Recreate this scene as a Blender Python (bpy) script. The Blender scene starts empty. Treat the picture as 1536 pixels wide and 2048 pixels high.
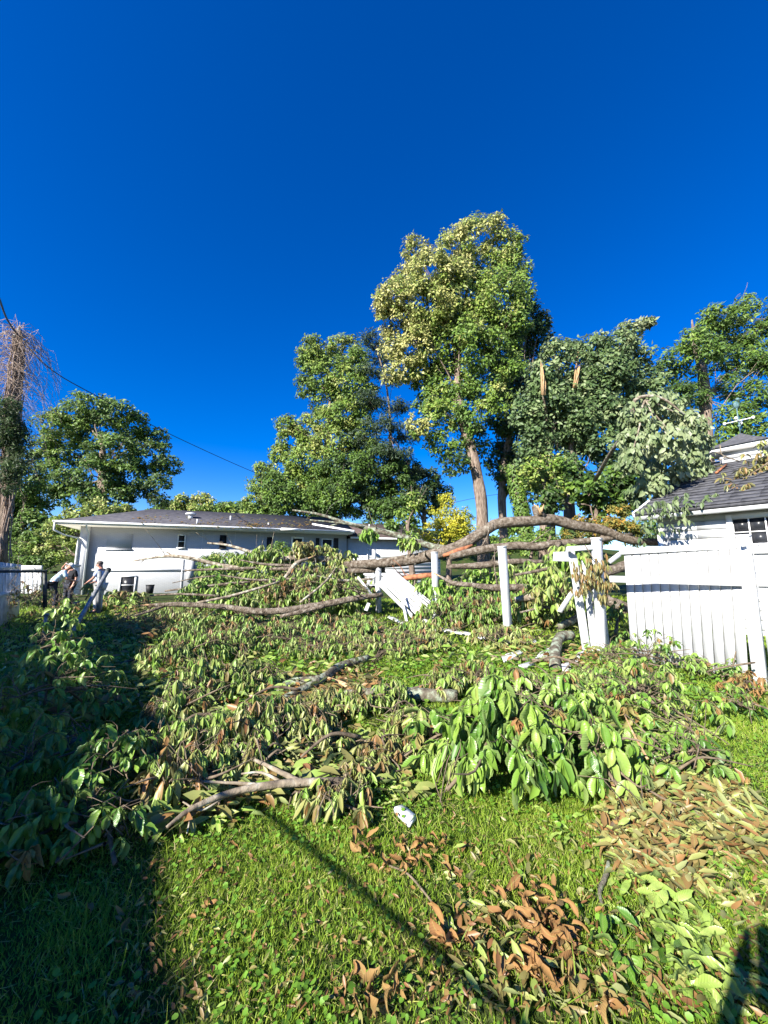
import bpy, math, random
import numpy as np
from mathutils import Vector, Matrix

random.seed(7)
rng = np.random.default_rng(7)
scene = bpy.context.scene
col = scene.collection

# ------------------------------------------------------------------ camera, sky, sun, exposure
FPX, CX, CY, CAMZ = 770.0, 768.0, 1024.0, 1.6
PITCH = math.atan(118.0 / FPX)
cam_data = bpy.data.cameras.new('camera')
cam = bpy.data.objects.new('camera', cam_data)
col.objects.link(cam)
cam_data.sensor_fit = 'VERTICAL'
cam_data.sensor_height = 36.0
cam_data.lens = FPX / 2048.0 * 36.0
cam_data.clip_start = 0.1
cam_data.clip_end = 1500
cam.location = (0, 0, CAMZ)
cam.rotation_euler = (math.pi / 2 + PITCH, 0, 0)
scene.camera = cam

SUN_TO = Vector((-0.64, -0.77, 0)).normalized()
SUN_EL = math.radians(31)
world = bpy.data.worlds.new('World')
scene.world = world
world.use_nodes = True
wn = world.node_tree
bg = wn.nodes['Background']
sky = wn.nodes.new('ShaderNodeTexSky')
sky.sky_type = 'NISHITA'
sky.sun_disc = False
sky.sun_elevation = SUN_EL
sky.sun_rotation = math.atan2(SUN_TO.x, SUN_TO.y)
sky.altitude = 800
sky.air_density = 1.0
sky.dust_density = 0.1
sky.ozone_density = 4.0
hs = wn.nodes.new('ShaderNodeHueSaturation')
hs.inputs['Saturation'].default_value = 1.42
hs.inputs['Hue'].default_value = 0.518
wn.links.new(sky.outputs[0], hs.inputs['Color'])
wn.links.new(hs.outputs[0], bg.inputs['Color'])
bg.inputs['Strength'].default_value = 0.082
sun_data = bpy.data.lights.new('sun', 'SUN')
sun_data.energy = 5.0
sun_data.angle = math.radians(0.5)
sun_data.color = (1.0, 0.95, 0.86)
sun = bpy.data.objects.new('sun', sun_data)
col.objects.link(sun)
sun.rotation_euler = Vector((-SUN_TO.x * math.cos(SUN_EL), -SUN_TO.y * math.cos(SUN_EL), -math.sin(SUN_EL))).to_track_quat('-Z', 'Y').to_euler()
scene.view_settings.view_transform = 'Standard'
scene.view_settings.look = 'None'
scene.view_settings.exposure = 1.5
scene.view_settings.gamma = 1.0
scene.cycles.max_bounces = 6
scene.cycles.transparent_max_bounces = 4

# ------------------------------------------------------------------ geometry of the view and the ground
SP, CP = math.sin(PITCH), math.cos(PITCH)

def ray(px, py):
    xc, yu = (px - CX) / FPX, (CY - py) / FPX
    f, u = CP - SP * yu, SP + CP * yu
    return np.array([xc / f, 1.0, u / f])

def at(px, py, Y):
    r = ray(px, py)
    return np.array([r[0] * Y, Y, CAMZ + r[2] * Y])

def ppm(px, py, Y):
    """metres per photograph pixel at depth Y"""
    yu = (CY - py) / FPX
    return Y / (CP - SP * yu) / FPX

def sst(t):
    t = np.clip(t, 0, 1)
    return t * t * (3 - 2 * t)

def ground(x, y):
    x = np.asarray(x, float); y = np.asarray(y, float)
    yc = np.minimum(y, 13)
    z = yc * (0.012 + 0.023 * sst((x + 4) / 8))
    z = z + 0.03 * np.sin(x * 1.7 + 0.6) * np.sin(y * 1.3) * sst((y - 1) / 3) + 0.012 * np.sin(x * 4.1 + y * 3.3)
    return z + np.maximum(y - 30, 0) * 0.012

def gp(px, py, dz=0.0):
    r = ray(px, py)
    Y = 3.0
    for _ in range(40):
        t = (CAMZ - float(ground(r[0] * Y, Y)) - dz) / max(-r[2], 0.004)
        Y = 0.5 * Y + 0.5 * min(t, 60)
    return np.array([r[0] * Y, Y, float(ground(r[0] * Y, Y)) + dz])

def nrm(v):
    v = np.asarray(v, float)
    return v / np.maximum(np.linalg.norm(v, axis=-1, keepdims=True), 1e-9)

# ------------------------------------------------------------------ materials
def new_mat(name):
    m = bpy.data.materials.new(name)
    m.use_nodes = True
    nt = m.node_tree
    return m, nt, nt.nodes['Principled BSDF'], nt.nodes['Material Output']

def ramp_node(nt, stops):
    r = nt.nodes.new('ShaderNodeValToRGB')
    e = r.color_ramp.elements
    while len(e) < len(stops):
        e.new(0.5)
    for el, (p, c) in zip(e, stops):
        el.position = p
        el.color = (*c, 1)
    return r

def noise_mat(name, stops, scale=5.0, detail=5.0, rough=0.8, bump=0.3, bscale=None, bdist=0.02, stretch=None, spec=0.3, metal=0.0):
    m, nt, b, out = new_mat(name)
    tc = nt.nodes.new('ShaderNodeTexCoord')
    src = tc.outputs['Object']
    if stretch:
        mp = nt.nodes.new('ShaderNodeMapping')
        mp.inputs['Scale'].default_value = stretch
        nt.links.new(src, mp.inputs[0]); src = mp.outputs[0]
    n = nt.nodes.new('ShaderNodeTexNoise')
    n.inputs['Scale'].default_value = scale
    n.inputs['Detail'].default_value = detail
    nt.links.new(src, n.inputs['Vector'])
    r = ramp_node(nt, stops)
    nt.links.new(n.outputs['Fac'], r.inputs[0])
    nt.links.new(r.outputs[0], b.inputs['Base Color'])
    b.inputs['Roughness'].default_value = rough
    b.inputs['Metallic'].default_value = metal
    b.inputs['Specular IOR Level'].default_value = spec
    if bump:
        n2 = nt.nodes.new('ShaderNodeTexNoise')
        n2.inputs['Scale'].default_value = bscale or scale * 3
        n2.inputs['Detail'].default_value = 6
        nt.links.new(src, n2.inputs['Vector'])
        bp = nt.nodes.new('ShaderNodeBump')
        bp.inputs['Strength'].default_value = bump
        bp.inputs['Distance'].default_value = bdist
        nt.links.new(n2.outputs['Fac'], bp.inputs['Height'])
        nt.links.new(bp.outputs[0], b.inputs['Normal'])
    return m

def leaf_mat(name, stops, rough=0.5, trans=0.22, under=None, spec=0.35, veins=False):
    """colour by the leaf's own 'tint' attribute; paler underside; some light passes through"""
    m, nt, b, out = new_mat(name)
    a = nt.nodes.new('ShaderNodeAttribute'); a.attribute_name = 'tint'
    r = ramp_node(nt, stops)
    nt.links.new(a.outputs['Fac'], r.inputs[0])
    c = r.outputs[0]
    if veins:
        lv = nt.nodes.new('ShaderNodeAttribute'); lv.attribute_name = 'leaf_uv'
        sx = nt.nodes.new('ShaderNodeSeparateXYZ')
        nt.links.new(lv.outputs['Vector'], sx.inputs[0])
        ab = nt.nodes.new('ShaderNodeMath'); ab.operation = 'ABSOLUTE'
        nt.links.new(sx.outputs[0], ab.inputs[0])
        # side veins: sine of (v - 0.45|u|)
        ma = nt.nodes.new('ShaderNodeMath'); ma.operation = 'MULTIPLY_ADD'
        nt.links.new(ab.outputs[0], ma.inputs[0]); ma.inputs[1].default_value = -0.3
        nt.links.new(sx.outputs[1], ma.inputs[2])
        mu = nt.nodes.new('ShaderNodeMath'); mu.operation = 'MULTIPLY'; mu.inputs[1].default_value = 62
        nt.links.new(ma.outputs[0], mu.inputs[0])
        si = nt.nodes.new('ShaderNodeMath'); si.operation = 'SINE'
        nt.links.new(mu.outputs[0], si.inputs[0])
        rib = nt.nodes.new('ShaderNodeMath'); rib.operation = 'LESS_THAN'; rib.inputs[1].default_value = 0.06
        nt.links.new(ab.outputs[0], rib.inputs[0])
        mx = nt.nodes.new('ShaderNodeMixRGB'); mx.blend_type = 'MULTIPLY'
        mr = nt.nodes.new('ShaderNodeMapRange')
        mr.inputs[1].default_value = -1; mr.inputs[2].default_value = 1; mr.inputs[3].default_value = 0.0; mr.inputs[4].default_value = 0.14
        nt.links.new(si.outputs[0], mr.inputs[0]); nt.links.new(mr.outputs[0], mx.inputs[0])
        nt.links.new(c, mx.inputs[1]); mx.inputs[2].default_value = (0.75, 0.78, 0.6, 1)
        mx2 = nt.nodes.new('ShaderNodeMixRGB'); mx2.blend_type = 'MIX'
        mf = nt.nodes.new('ShaderNodeMath'); mf.operation = 'MULTIPLY'; mf.inputs[1].default_value = 0.25
        nt.links.new(rib.outputs[0], mf.inputs[0]); nt.links.new(mf.outputs[0], mx2.inputs[0])
        nt.links.new(mx.outputs[0], mx2.inputs[1]); mx2.inputs[2].default_value = (0.25, 0.3, 0.1, 1)
        bp = nt.nodes.new('ShaderNodeBump'); bp.inputs['Strength'].default_value = 0.15; bp.inputs['Distance'].default_value = 0.003
        nt.links.new(si.outputs[0], bp.inputs['Height']); nt.links.new(bp.outputs[0], b.inputs['Normal'])
        c = mx2.outputs[0]
    if under:
        ge = nt.nodes.new('ShaderNodeNewGeometry')
        mu_ = nt.nodes.new('ShaderNodeMixRGB'); mu_.blend_type = 'MIX'
        fm = nt.nodes.new('ShaderNodeMath'); fm.operation = 'MULTIPLY'; fm.inputs[1].default_value = 0.55
        nt.links.new(ge.outputs['Backfacing'], fm.inputs[0]); nt.links.new(fm.outputs[0], mu_.inputs[0])
        nt.links.new(c, mu_.inputs[1]); mu_.inputs[2].default_value = (*under, 1)
        c = mu_.outputs[0]
    nt.links.new(c, b.inputs['Base Color'])
    b.inputs['Roughness'].default_value = rough
    b.inputs['Specular IOR Level'].default_value = spec
    if trans:
        t = nt.nodes.new('ShaderNodeBsdfTranslucent')
        g = nt.nodes.new('ShaderNodeGamma'); g.inputs[1].default_value = 0.85
        nt.links.new(c, g.inputs[0]); nt.links.new(g.outputs[0], t.inputs[0])
        mix = nt.nodes.new('ShaderNodeMixShader'); mix.inputs[0].default_value = trans
        nt.links.new(b.outputs[0], mix.inputs[1]); nt.links.new(t.outputs[0], mix.inputs[2])
        nt.links.new(mix.outputs[0], out.inputs['Surface'])
    return m

M = {}
M['white_vinyl'] = noise_mat('white_vinyl', [(0.3, (0.42, 0.43, 0.43)), (0.5, (0.52, 0.53, 0.54)), (0.65, (0.57, 0.57, 0.57))], 1.7, 7, 0.45, 0.04, spec=0.4)
M['white_paint'] = noise_mat('white_paint', [(0.3, (0.44, 0.45, 0.46)), (0.7, (0.54, 0.54, 0.54))], 3, 4, 0.6, 0.1)
M['old_white'] = noise_mat('old_white', [(0.35, (0.42, 0.44, 0.45)), (0.6, (0.68, 0.69, 0.7))], 4, 6, 0.7, 0.1)
M['trim'] = noise_mat('trim', [(0.3, (0.74, 0.74, 0.73)), (0.7, (0.8, 0.8, 0.8))], 2, 3, 0.5, 0.0)
M['gutter'] = noise_mat('gutter', [(0.3, (0.5, 0.52, 0.54)), (0.7, (0.62, 0.63, 0.65))], 3, 3, 0.4, 0.0)
M['soffit'] = noise_mat('soffit', [(0.3, (0.6, 0.58, 0.54)), (0.7, (0.7, 0.68, 0.64))], 3, 3, 0.7, 0.0)
M['roof_far'] = noise_mat('roof_far', [(0.3, (0.035, 0.034, 0.042)), (0.55, (0.06, 0.058, 0.068)), (0.75, (0.085, 0.08, 0.085))], 3.5, 8, 0.9, 0.4, 30)
M['roof_brown'] = noise_mat('roof_brown', [(0.3, (0.05, 0.035, 0.032)), (0.7, (0.10, 0.075, 0.07))], 3.5, 8, 0.9, 0.4, 30)
M['shingle'] = noise_mat('shingle', [(0.3, (0.045, 0.046, 0.052)), (0.7, (0.10, 0.10, 0.11))], 9, 8, 0.9, 0.5, 60, 0.004)
M['glass'] = noise_mat('dark_glass', [(0.4, (0.012, 0.013, 0.016)), (0.6, (0.03, 0.032, 0.038))], 1.2, 2, 0.3, 0.0, spec=0.25)
M['groove'] = noise_mat('shaded_groove', [(0.4, (0.16, 0.16, 0.155)), (0.6, (0.26, 0.26, 0.25))], 5, 3, 0.8, 0.1)  # dark grey stands in for the shade inside the board seams
M['dark'] = noise_mat('dark_paint', [(0.4, (0.012, 0.012, 0.014)), (0.6, (0.022, 0.022, 0.024))], 5, 3, 0.6, 0.1)
M['steel'] = noise_mat('galvanised_steel', [(0.35, (0.16, 0.17, 0.17)), (0.65, (0.3, 0.31, 0.31))], 14, 5, 0.5, 0.05, metal=0.25)
M['dark_steel'] = noise_mat('dark_steel', [(0.35, (0.03, 0.035, 0.035)), (0.65, (0.08, 0.085, 0.08))], 9, 5, 0.6, 0.05, metal=0.3)
M['bark'] = noise_mat('bark', [(0.3, (0.05, 0.035, 0.024)), (0.44, (0.115, 0.09, 0.065)), (0.58, (0.19, 0.155, 0.12)), (0.72, (0.28, 0.265, 0.22))], 11, 10, 0.9, 1.0, 34, 0.05)
M['bark_pale'] = noise_mat('bark_pale', [(0.3, (0.09, 0.07, 0.05)), (0.5, (0.22, 0.18, 0.13)), (0.6, (0.33, 0.3, 0.24)), (0.68, (0.36, 0.4, 0.32))], 9, 8, 0.9, 0.8, 26, 0.02)
M['lichen'] = noise_mat('lichen_bark', [(0.36, (0.07, 0.055, 0.04)), (0.5, (0.14, 0.13, 0.095)), (0.58, (0.22, 0.25, 0.18)), (0.72, (0.3, 0.34, 0.27))], 11, 9, 0.95, 0.9, 30, 0.02)
M['trunk_grey'] = noise_mat('trunk_grey', [(0.3, (0.09, 0.065, 0.048)), (0.5, (0.2, 0.15, 0.115)), (0.7, (0.3, 0.24, 0.19))], 4, 8, 0.9, 0.9, 9, 0.08, stretch=(3, 3, 0.6))
M['split_wood'] = noise_mat('split_wood', [(0.3, (0.3, 0.16, 0.07)), (0.55, (0.45, 0.29, 0.15)), (0.75, (0.58, 0.45, 0.28))], 8, 5, 0.8, 0.6, 20, 0.02, stretch=(4, 4, 0.7))
M['red_wood'] = noise_mat('red_wood', [(0.3, (0.16, 0.05, 0.025)), (0.6, (0.36, 0.15, 0.07))], 8, 5, 0.8, 0.6, 20, 0.02)
M['twig'] = noise_mat('twig', [(0.3, (0.07, 0.05, 0.033)), (0.7, (0.2, 0.155, 0.105))], 20, 4, 0.85, 0.2)
M['vine'] = noise_mat('dead_vine', [(0.3, (0.2, 0.14, 0.11)), (0.7, (0.42, 0.33, 0.27))], 10, 4, 0.85, 0.2)
M['wire'] = noise_mat('black_cable', [(0.4, (0.012, 0.012, 0.013)), (0.6, (0.02, 0.02, 0.022))], 10, 2, 0.5, 0.0)
M['stone'] = noise_mat('stone', [(0.3, (0.14, 0.13, 0.12)), (0.7, (0.3, 0.28, 0.26))], 6, 7, 0.9, 0.6, 18, 0.02)
M['skin'] = noise_mat('skin', [(0.3, (0.42, 0.2, 0.14)), (0.7, (0.52, 0.28, 0.2))], 6, 3, 0.5, 0.0)
M['blue_shirt'] = noise_mat('blue_shirt', [(0.3, (0.35, 0.42, 0.62)), (0.7, (0.45, 0.52, 0.72))], 6, 3, 0.8, 0.2)
M['aqua_shirt'] = noise_mat('aqua_shirt', [(0.3, (0.42, 0.56, 0.66)), (0.7, (0.52, 0.66, 0.74))], 6, 3, 0.8, 0.2)
M['black_shirt'] = noise_mat('black_shirt', [(0.3, (0.012, 0.012, 0.016)), (0.7, (0.025, 0.025, 0.03))], 6, 3, 0.85, 0.2)
M['khaki'] = noise_mat('khaki', [(0.3, (0.4, 0.38, 0.36)), (0.7, (0.52, 0.5, 0.47))], 6, 3, 0.85, 0.2)
M['navy'] = noise_mat('navy', [(0.3, (0.018, 0.02, 0.032)), (0.7, (0.03, 0.034, 0.05))], 6, 3, 0.85, 0.2)
M['hair'] = noise_mat('hair', [(0.3, (0.06, 0.045, 0.035)), (0.7, (0.16, 0.13, 0.11))], 30, 3, 0.7, 0.2)
M['hat'] = noise_mat('hat', [(0.3, (0.58, 0.57, 0.52)), (0.7, (0.68, 0.66, 0.6))], 12, 3, 0.8, 0.1)
M['iron'] = noise_mat('verdigris', [(0.4, (0.06, 0.12, 0.13)), (0.6, (0.12, 0.2, 0.2))], 12, 4, 0.6, 0.1)

# painted brick of the ranch house: low relief only, the courses are about 3 px apart in the picture
def brick_mat():
    m, nt, b, out = new_mat('painted_brick')
    tc = nt.nodes.new('ShaderNodeTexCoord')
    mp = nt.nodes.new('ShaderNodeMapping'); mp.inputs['Rotation'].default_value = (math.radians(90), 0, 0)
    nt.links.new(tc.outputs['Object'], mp.inputs[0])
    br = nt.nodes.new('ShaderNodeTexBrick')
    br.inputs['Scale'].default_value = 1.0
    br.inputs['Brick Width'].default_value = 0.22; br.inputs['Row Height'].default_value = 0.075; br.inputs['Mortar Size'].default_value = 0.008
    br.inputs['Color1'].default_value = (0.4, 0.41, 0.43, 1); br.inputs['Color2'].default_value = (0.43, 0.44, 0.46, 1); br.inputs['Mortar'].default_value = (0.34, 0.35, 0.37, 1)
    nt.links.new(mp.outputs[0], br.inputs['Vector'])
    nt.links.new(br.outputs['Color'], b.inputs['Base Color'])
    bp = nt.nodes.new('ShaderNodeBump'); bp.inputs['Strength'].default_value = 0.5; bp.inputs['Distance'].default_value = 0.01; bp.invert = True
    nt.links.new(br.outputs['Fac'], bp.inputs['Height']); nt.links.new(bp.outputs[0], b.inputs['Normal'])
    b.inputs['Roughness'].default_value = 0.7
    return m
M['brick'] = brick_mat()

def ground_mat():
    m, nt, b, out = new_mat('lawn_soil')
    tc = nt.nodes.new('ShaderNodeTexCoord')
    n1 = nt.nodes.new('ShaderNodeTexNoise'); n1.inputs['Scale'].default_value = 0.8; n1.inputs['Detail'].default_value = 8
    n2 = nt.nodes.new('ShaderNodeTexNoise'); n2.inputs['Scale'].default_value = 35; n2.inputs['Detail'].default_value = 8
    nt.links.new(tc.outputs['Object'], n1.inputs['Vector']); nt.links.new(tc.outputs['Object'], n2.inputs['Vector'])
    r1 = ramp_node(nt, [(0.35, (0.03, 0.05, 0.012)), (0.5, (0.045, 0.075, 0.015)), (0.65, (0.07, 0.065, 0.025))])
    r2 = ramp_node(nt, [(0.3, (0.45, 0.45, 0.45)), (0.7, (1.25, 1.25, 1.25))])
    nt.links.new(n1.outputs['Fac'], r1.inputs[0]); nt.links.new(n2.outputs['Fac'], r2.inputs[0])
    mx = nt.nodes.new('ShaderNodeMixRGB'); mx.blend_type = 'MULTIPLY'; mx.inputs[0].default_value = 1
    nt.links.new(r1.outputs[0], mx.inputs[1]); nt.links.new(r2.outputs[0], mx.inputs[2])
    nt.links.new(mx.outputs[0], b.inputs['Base Color'])
    bp = nt.nodes.new('ShaderNodeBump'); bp.inputs['Strength'].default_value = 0.8; bp.inputs['Distance'].default_value = 0.03
    nt.links.new(n2.outputs['Fac'], bp.inputs['Height']); nt.links.new(bp.outputs[0], b.inputs['Normal'])
    b.inputs['Roughness'].default_value = 0.95
    b.inputs['Specular IOR Level'].default_value = 0.1
    return m
M['ground'] = ground_mat()

# leaves of the felled tree: tint 0 dark green .. 0.5 olive .. 1 dead brown
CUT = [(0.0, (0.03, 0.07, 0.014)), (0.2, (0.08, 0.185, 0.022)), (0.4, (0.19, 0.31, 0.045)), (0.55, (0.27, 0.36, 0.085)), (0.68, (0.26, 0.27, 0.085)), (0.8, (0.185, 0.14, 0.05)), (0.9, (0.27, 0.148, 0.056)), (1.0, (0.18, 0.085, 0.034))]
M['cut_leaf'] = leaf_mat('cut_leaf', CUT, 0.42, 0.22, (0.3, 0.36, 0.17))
M['cut_leaf_big'] = leaf_mat('cut_leaf_big', CUT, 0.36, 0.2, (0.22, 0.3, 0.11), 0.45, True)
M['dry_leaf'] = leaf_mat('dry_leaf', CUT, 0.75, 0.12, None, 0.2, True)
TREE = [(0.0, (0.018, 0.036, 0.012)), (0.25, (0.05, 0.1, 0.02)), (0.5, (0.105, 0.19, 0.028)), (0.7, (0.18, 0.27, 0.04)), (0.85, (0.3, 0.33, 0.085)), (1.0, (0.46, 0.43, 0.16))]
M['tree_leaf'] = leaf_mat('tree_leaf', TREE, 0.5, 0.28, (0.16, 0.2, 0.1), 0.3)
M['wilted_pale'] = leaf_mat('wilted_pale_leaf', [(0, (0.05, 0.085, 0.03)), (0.35, (0.1, 0.15, 0.055)), (0.65, (0.2, 0.25, 0.115)), (1, (0.3, 0.32, 0.18))], 0.45, 0.25, (0.26, 0.31, 0.2))
M['grey_leaf'] = leaf_mat('grey_green_leaf', [(0, (0.02, 0.04, 0.016)), (0.35, (0.055, 0.1, 0.032)), (0.6, (0.125, 0.19, 0.065)), (0.8, (0.22, 0.27, 0.12)), (1, (0.32, 0.34, 0.19))], 0.5, 0.25, (0.2, 0.25, 0.15))
M['needle'] = leaf_mat('needle', [(0, (0.012, 0.028, 0.014)), (0.5, (0.035, 0.065, 0.03)), (1, (0.075, 0.11, 0.045))], 0.6, 0.1)
M['orange_leaf'] = leaf_mat('orange_leaf', [(0, (0.05, 0.09, 0.02)), (0.5, (0.2, 0.17, 0.03)), (1, (0.42, 0.2, 0.03))], 0.6, 0.2)
M['gold_leaf'] = leaf_mat('gold_leaf', [(0, (0.08, 0.12, 0.012)), (0.5, (0.28, 0.3, 0.02)), (1, (0.5, 0.43, 0.03))], 0.6, 0.2)
M['grass'] = leaf_mat('grass_blade', [(0, (0.09, 0.17, 0.015)), (0.5, (0.22, 0.35, 0.03)), (0.85, (0.36, 0.43, 0.07)), (1.0, (0.48, 0.4, 0.18))], 0.5, 0.4)
M['clover'] = leaf_mat('clover', [(0, (0.09, 0.2, 0.02)), (1, (0.17, 0.33, 0.035))], 0.5, 0.3)

# ------------------------------------------------------------------ mesh helpers
def mesh_from(name, V, T, tint=None, uv=None, smooth=False):
    me = bpy.data.meshes.new(name)
    V = np.ascontiguousarray(V, np.float32); T = np.ascontiguousarray(T, np.int32)
    me.vertices.add(len(V)); me.vertices.foreach_set('co', V.ravel())
    me.loops.add(T.size); me.loops.foreach_set('vertex_index', T.ravel())
    me.polygons.add(len(T)); me.polygons.foreach_set('loop_start', np.arange(0, T.size, 3, dtype=np.int32))
    if smooth:
        me.polygons.foreach_set('use_smooth', np.ones(len(T), bool))
    if tint is not None:
        a = me.attributes.new('tint', 'FLOAT', 'POINT'); a.data.foreach_set('value', np.ascontiguousarray(tint, np.float32))
    if uv is not None:
        a = me.attributes.new('leaf_uv', 'FLOAT_VECTOR', 'POINT'); a.data.foreach_set('vector', np.ascontiguousarray(uv, np.float32).ravel())
    me.update(calc_edges=True)
    return me

class MB:
    """collects shapes in world space, builds ONE mesh object"""
    def __init__(self):
        self.V, self.T, self.n = [], [], 0
    def add(self, V, T):
        V = np.asarray(V, float).reshape(-1, 3)
        self.V.append(V); self.T.append(np.asarray(T, int).reshape(-1, 3) + self.n); self.n += len(V)
        return self
    def quad(self, a, b, c, d):
        return self.add([a, b, c, d], [[0, 1, 2], [0, 2, 3]])
    def hexa(self, P):
        """8 corners: bottom loop 0-3, top loop 4-7"""
        F = [[0, 3, 2], [0, 2, 1], [4, 5, 6], [4, 6, 7]]
        for i in range(4):
            j = (i + 1) % 4
            F += [[i, j, 4 + j], [i, 4 + j, 4 + i]]
        return self.add(P, F)
    def slab(self, a, b, c, d, thick):
        """quad a b c d given thickness along its own normal (away from the normal)"""
        a, b, c, d = (np.asarray(p, float) for p in (a, b, c, d))
        n = nrm(np.cross(b - a, d - a)) * thick
        return self.hexa([a - n, b - n, c - n, d - n, a, b, c, d])
    def bar(self, p, q, w, h, up=(0, 0, 1), taper=1.0):
        p, q = np.asarray(p, float), np.asarray(q, float)
        d = nrm(q - p); s = nrm(np.cross(d, up)); u = np.cross(s, d)
        P = []
        for e, k in ((p, 1), (q, taper)):
            P += [e - s * w / 2 * k - u * h / 2 * k, e + s * w / 2 * k - u * h / 2 * k, e + s * w / 2 * k + u * h / 2 * k, e - s * w / 2 * k + u * h / 2 * k]
        return self.hexa(P)
    def tube(self, pts, rad, n=8, cap=True, wob=0.0, sub=0):
        pts = np.asarray(pts, float); rad = np.asarray(rad, float) * np.ones(len(pts))
        if sub:
            t = np.arange(len(pts)); tt = np.linspace(0, len(pts) - 1, (len(pts) - 1) * sub + 1)
            # Catmull-Rom
            Q = np.vstack([2 * pts[0] - pts[1], pts, 2 * pts[-1] - pts[-2]])
            out = []
            for x in tt:
                i = min(int(x), len(pts) - 2); f = x - i
                p0, p1, p2, p3 = Q[i], Q[i + 1], Q[i + 2], Q[i + 3]
                out.append(0.5 * (2 * p1 + (p2 - p0) * f + (2 * p0 - 5 * p1 + 4 * p2 - p3) * f * f + (3 * p1 - p0 - 3 * p2 + p3) * f ** 3))
            rad = np.interp(tt, t, rad); pts = np.array(out)
        m = len(pts)
        tan = np.gradient(pts, axis=0); tan = nrm(tan)
        ref = np.array([0.13, 0.21, 1.0]) if abs(tan[0][2]) < 0.9 else np.array([1.0, 0.1, 0.1])
        s = nrm(np.cross(tan, ref)); u = np.cross(s, tan)
        a = np.arange(n) * 2 * math.pi / n
        R = rad[:, None] * (1 + (wob * rng.standard_normal((m, n)) if wob else 0))
        V = pts[:, None, :] + R[..., None] * (np.cos(a)[None, :, None] * s[:, None, :] + np.sin(a)[None, :, None] * u[:, None, :])
        i = np.arange(m - 1)[:, None] * n; j = np.arange(n)[None, :]; k = (j + 1) % n
        A, B, C, D = i + j, i + k, i + n + k, i + n + j
        T = np.concatenate([np.stack([A, B, C], -1).reshape(-1, 3), np.stack([A, C, D], -1).reshape(-1, 3)])
        V = V.reshape(-1, 3)
        if cap:
            V = np.vstack([V, pts[0], pts[-1]])
            c0, c1 = m * n, m * n + 1
            jj = np.arange(n); kk = (jj + 1) % n
            T = np.concatenate([T, np.stack([np.full(n, c0), kk, jj], -1), np.stack([np.full(n, c1), (m - 1) * n + jj, (m - 1) * n + kk], -1)])
        return self.add(V, T)
    def ball(self, c, r, n=10):
        r = np.asarray(r, float) * np.ones(3)
        V, T = [], []
        m = n // 2 + 1
        for i in range(m + 1):
            th = math.pi * i / m
            for j in range(n):
                ph = 2 * math.pi * j / n
                V.append([c[0] + r[0] * math.sin(th) * math.cos(ph), c[1] + r[1] * math.sin(th) * math.sin(ph), c[2] + r[2] * math.cos(th)])
        for i in range(m):
            for j in range(n):
                k = (j + 1) % n
                a, b, c_, d = i * n + j, i * n + k, (i + 1) * n + k, (i + 1) * n + j
                T += [[a, c_, b], [a, d, c_]]
        return self.add(V, T)
    def build(self, name, mat, parent=None, smooth=False, bevel=0.0):
        V = np.concatenate(self.V); T = np.concatenate(self.T)
        base = np.array(parent_loc(parent)) if parent is not None else V.mean(0) * [1, 1, 0] + [0, 0, V[:, 2].min()]
        me = mesh_from(name, V - base, T, smooth=smooth)
        o = link(name, me, mat, parent)
        if parent is None:
            o.location = base
        if bevel:
            b = o.modifiers.new('bevel', 'BEVEL'); b.width = bevel; b.segments = 1; b.limit_method = 'ANGLE'
        return o

LOC = {}
def parent_loc(o):
    return LOC.get(o.name, (0, 0, 0))

def link(name, me, mat, parent=None):
    o = bpy.data.objects.new(name, me)
    if mat is not None and not me.materials:
        me.materials.append(M[mat] if isinstance(mat, str) else mat)
    col.objects.link(o)
    if parent is not None:
        o.parent = parent
        LOC[o.name] = parent_loc(parent)
    return o

def tag(o, label=None, cat=None, group=None, kind=None):
    if label: o['label'] = label
    if cat: o['category'] = cat
    if group: o['group'] = group
    if kind: o['kind'] = kind
    return o

def thing(name, loc, label, cat, group=None):
    o = bpy.data.objects.new(name, None)
    o.empty_display_size = 0.2
    col.objects.link(o)
    o.location = [float(c) for c in loc]
    LOC[o.name] = tuple(float(c) for c in loc)
    return tag(o, label, cat, group)

# ------------------------------------------------------------------ leaves
def leaf_template(rows, hw):
    """rows: positions along the leaf, hw: half widths; last row is the tip"""
    uv, T = [], []
    n = len(rows)
    for v, w in zip(rows[:-1], hw[:-1]):
        uv += [(-w, v), (0, v), (w, v)]
    uv.append((0, rows[-1]))
    for i in range(n - 2):
        a, b = 3 * i, 3 * i + 3
        T += [[a, a + 1, b + 1], [a, b + 1, b], [a + 1, a + 2, b + 2], [a + 1, b + 2, b + 1]]
    a, tip = 3 * (n - 2), 3 * (n - 1)
    T += [[a, a + 1, tip], [a + 1, a + 2, tip]]
    return np.array(uv, float), np.array(T)
LEAF_LO = (np.array([(0, 0), (0.5, 0.45), (0, 1), (-0.5, 0.45)], float), np.array([[0, 1, 2], [0, 2, 3]]))
LEAF_MID = leaf_template([0.0, 0.3, 0.68, 1.0], [0.05, 0.46, 0.42, 0])
LEAF_BIG = leaf_template([0.0, 0.12, 0.3, 0.52, 0.72, 0.88, 1.0], [0.04, 0.26, 0.44, 0.5, 0.42, 0.24, 0])
BLADE = (np.array([(-0.5, 0), (0.5, 0), (-0.32, 0.55), (0.32, 0.55), (0, 1)], float), np.array([[0, 1, 3], [0, 3, 2], [2, 3, 4]]))
ROUND = (np.array([(0, 0)] + [(0.5 * math.sin(a), 0.5 - 0.5 * math.cos(a)) for a in np.linspace(0.7, 2 * math.pi - 0.7, 6)], float), np.array([[0, i, i + 1] for i in range(1, 6)]))

SPIKE = (np.array([(-0.5, 0), (0.5, 0), (0, 1)], float), np.array([[0, 1, 2]]))

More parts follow.
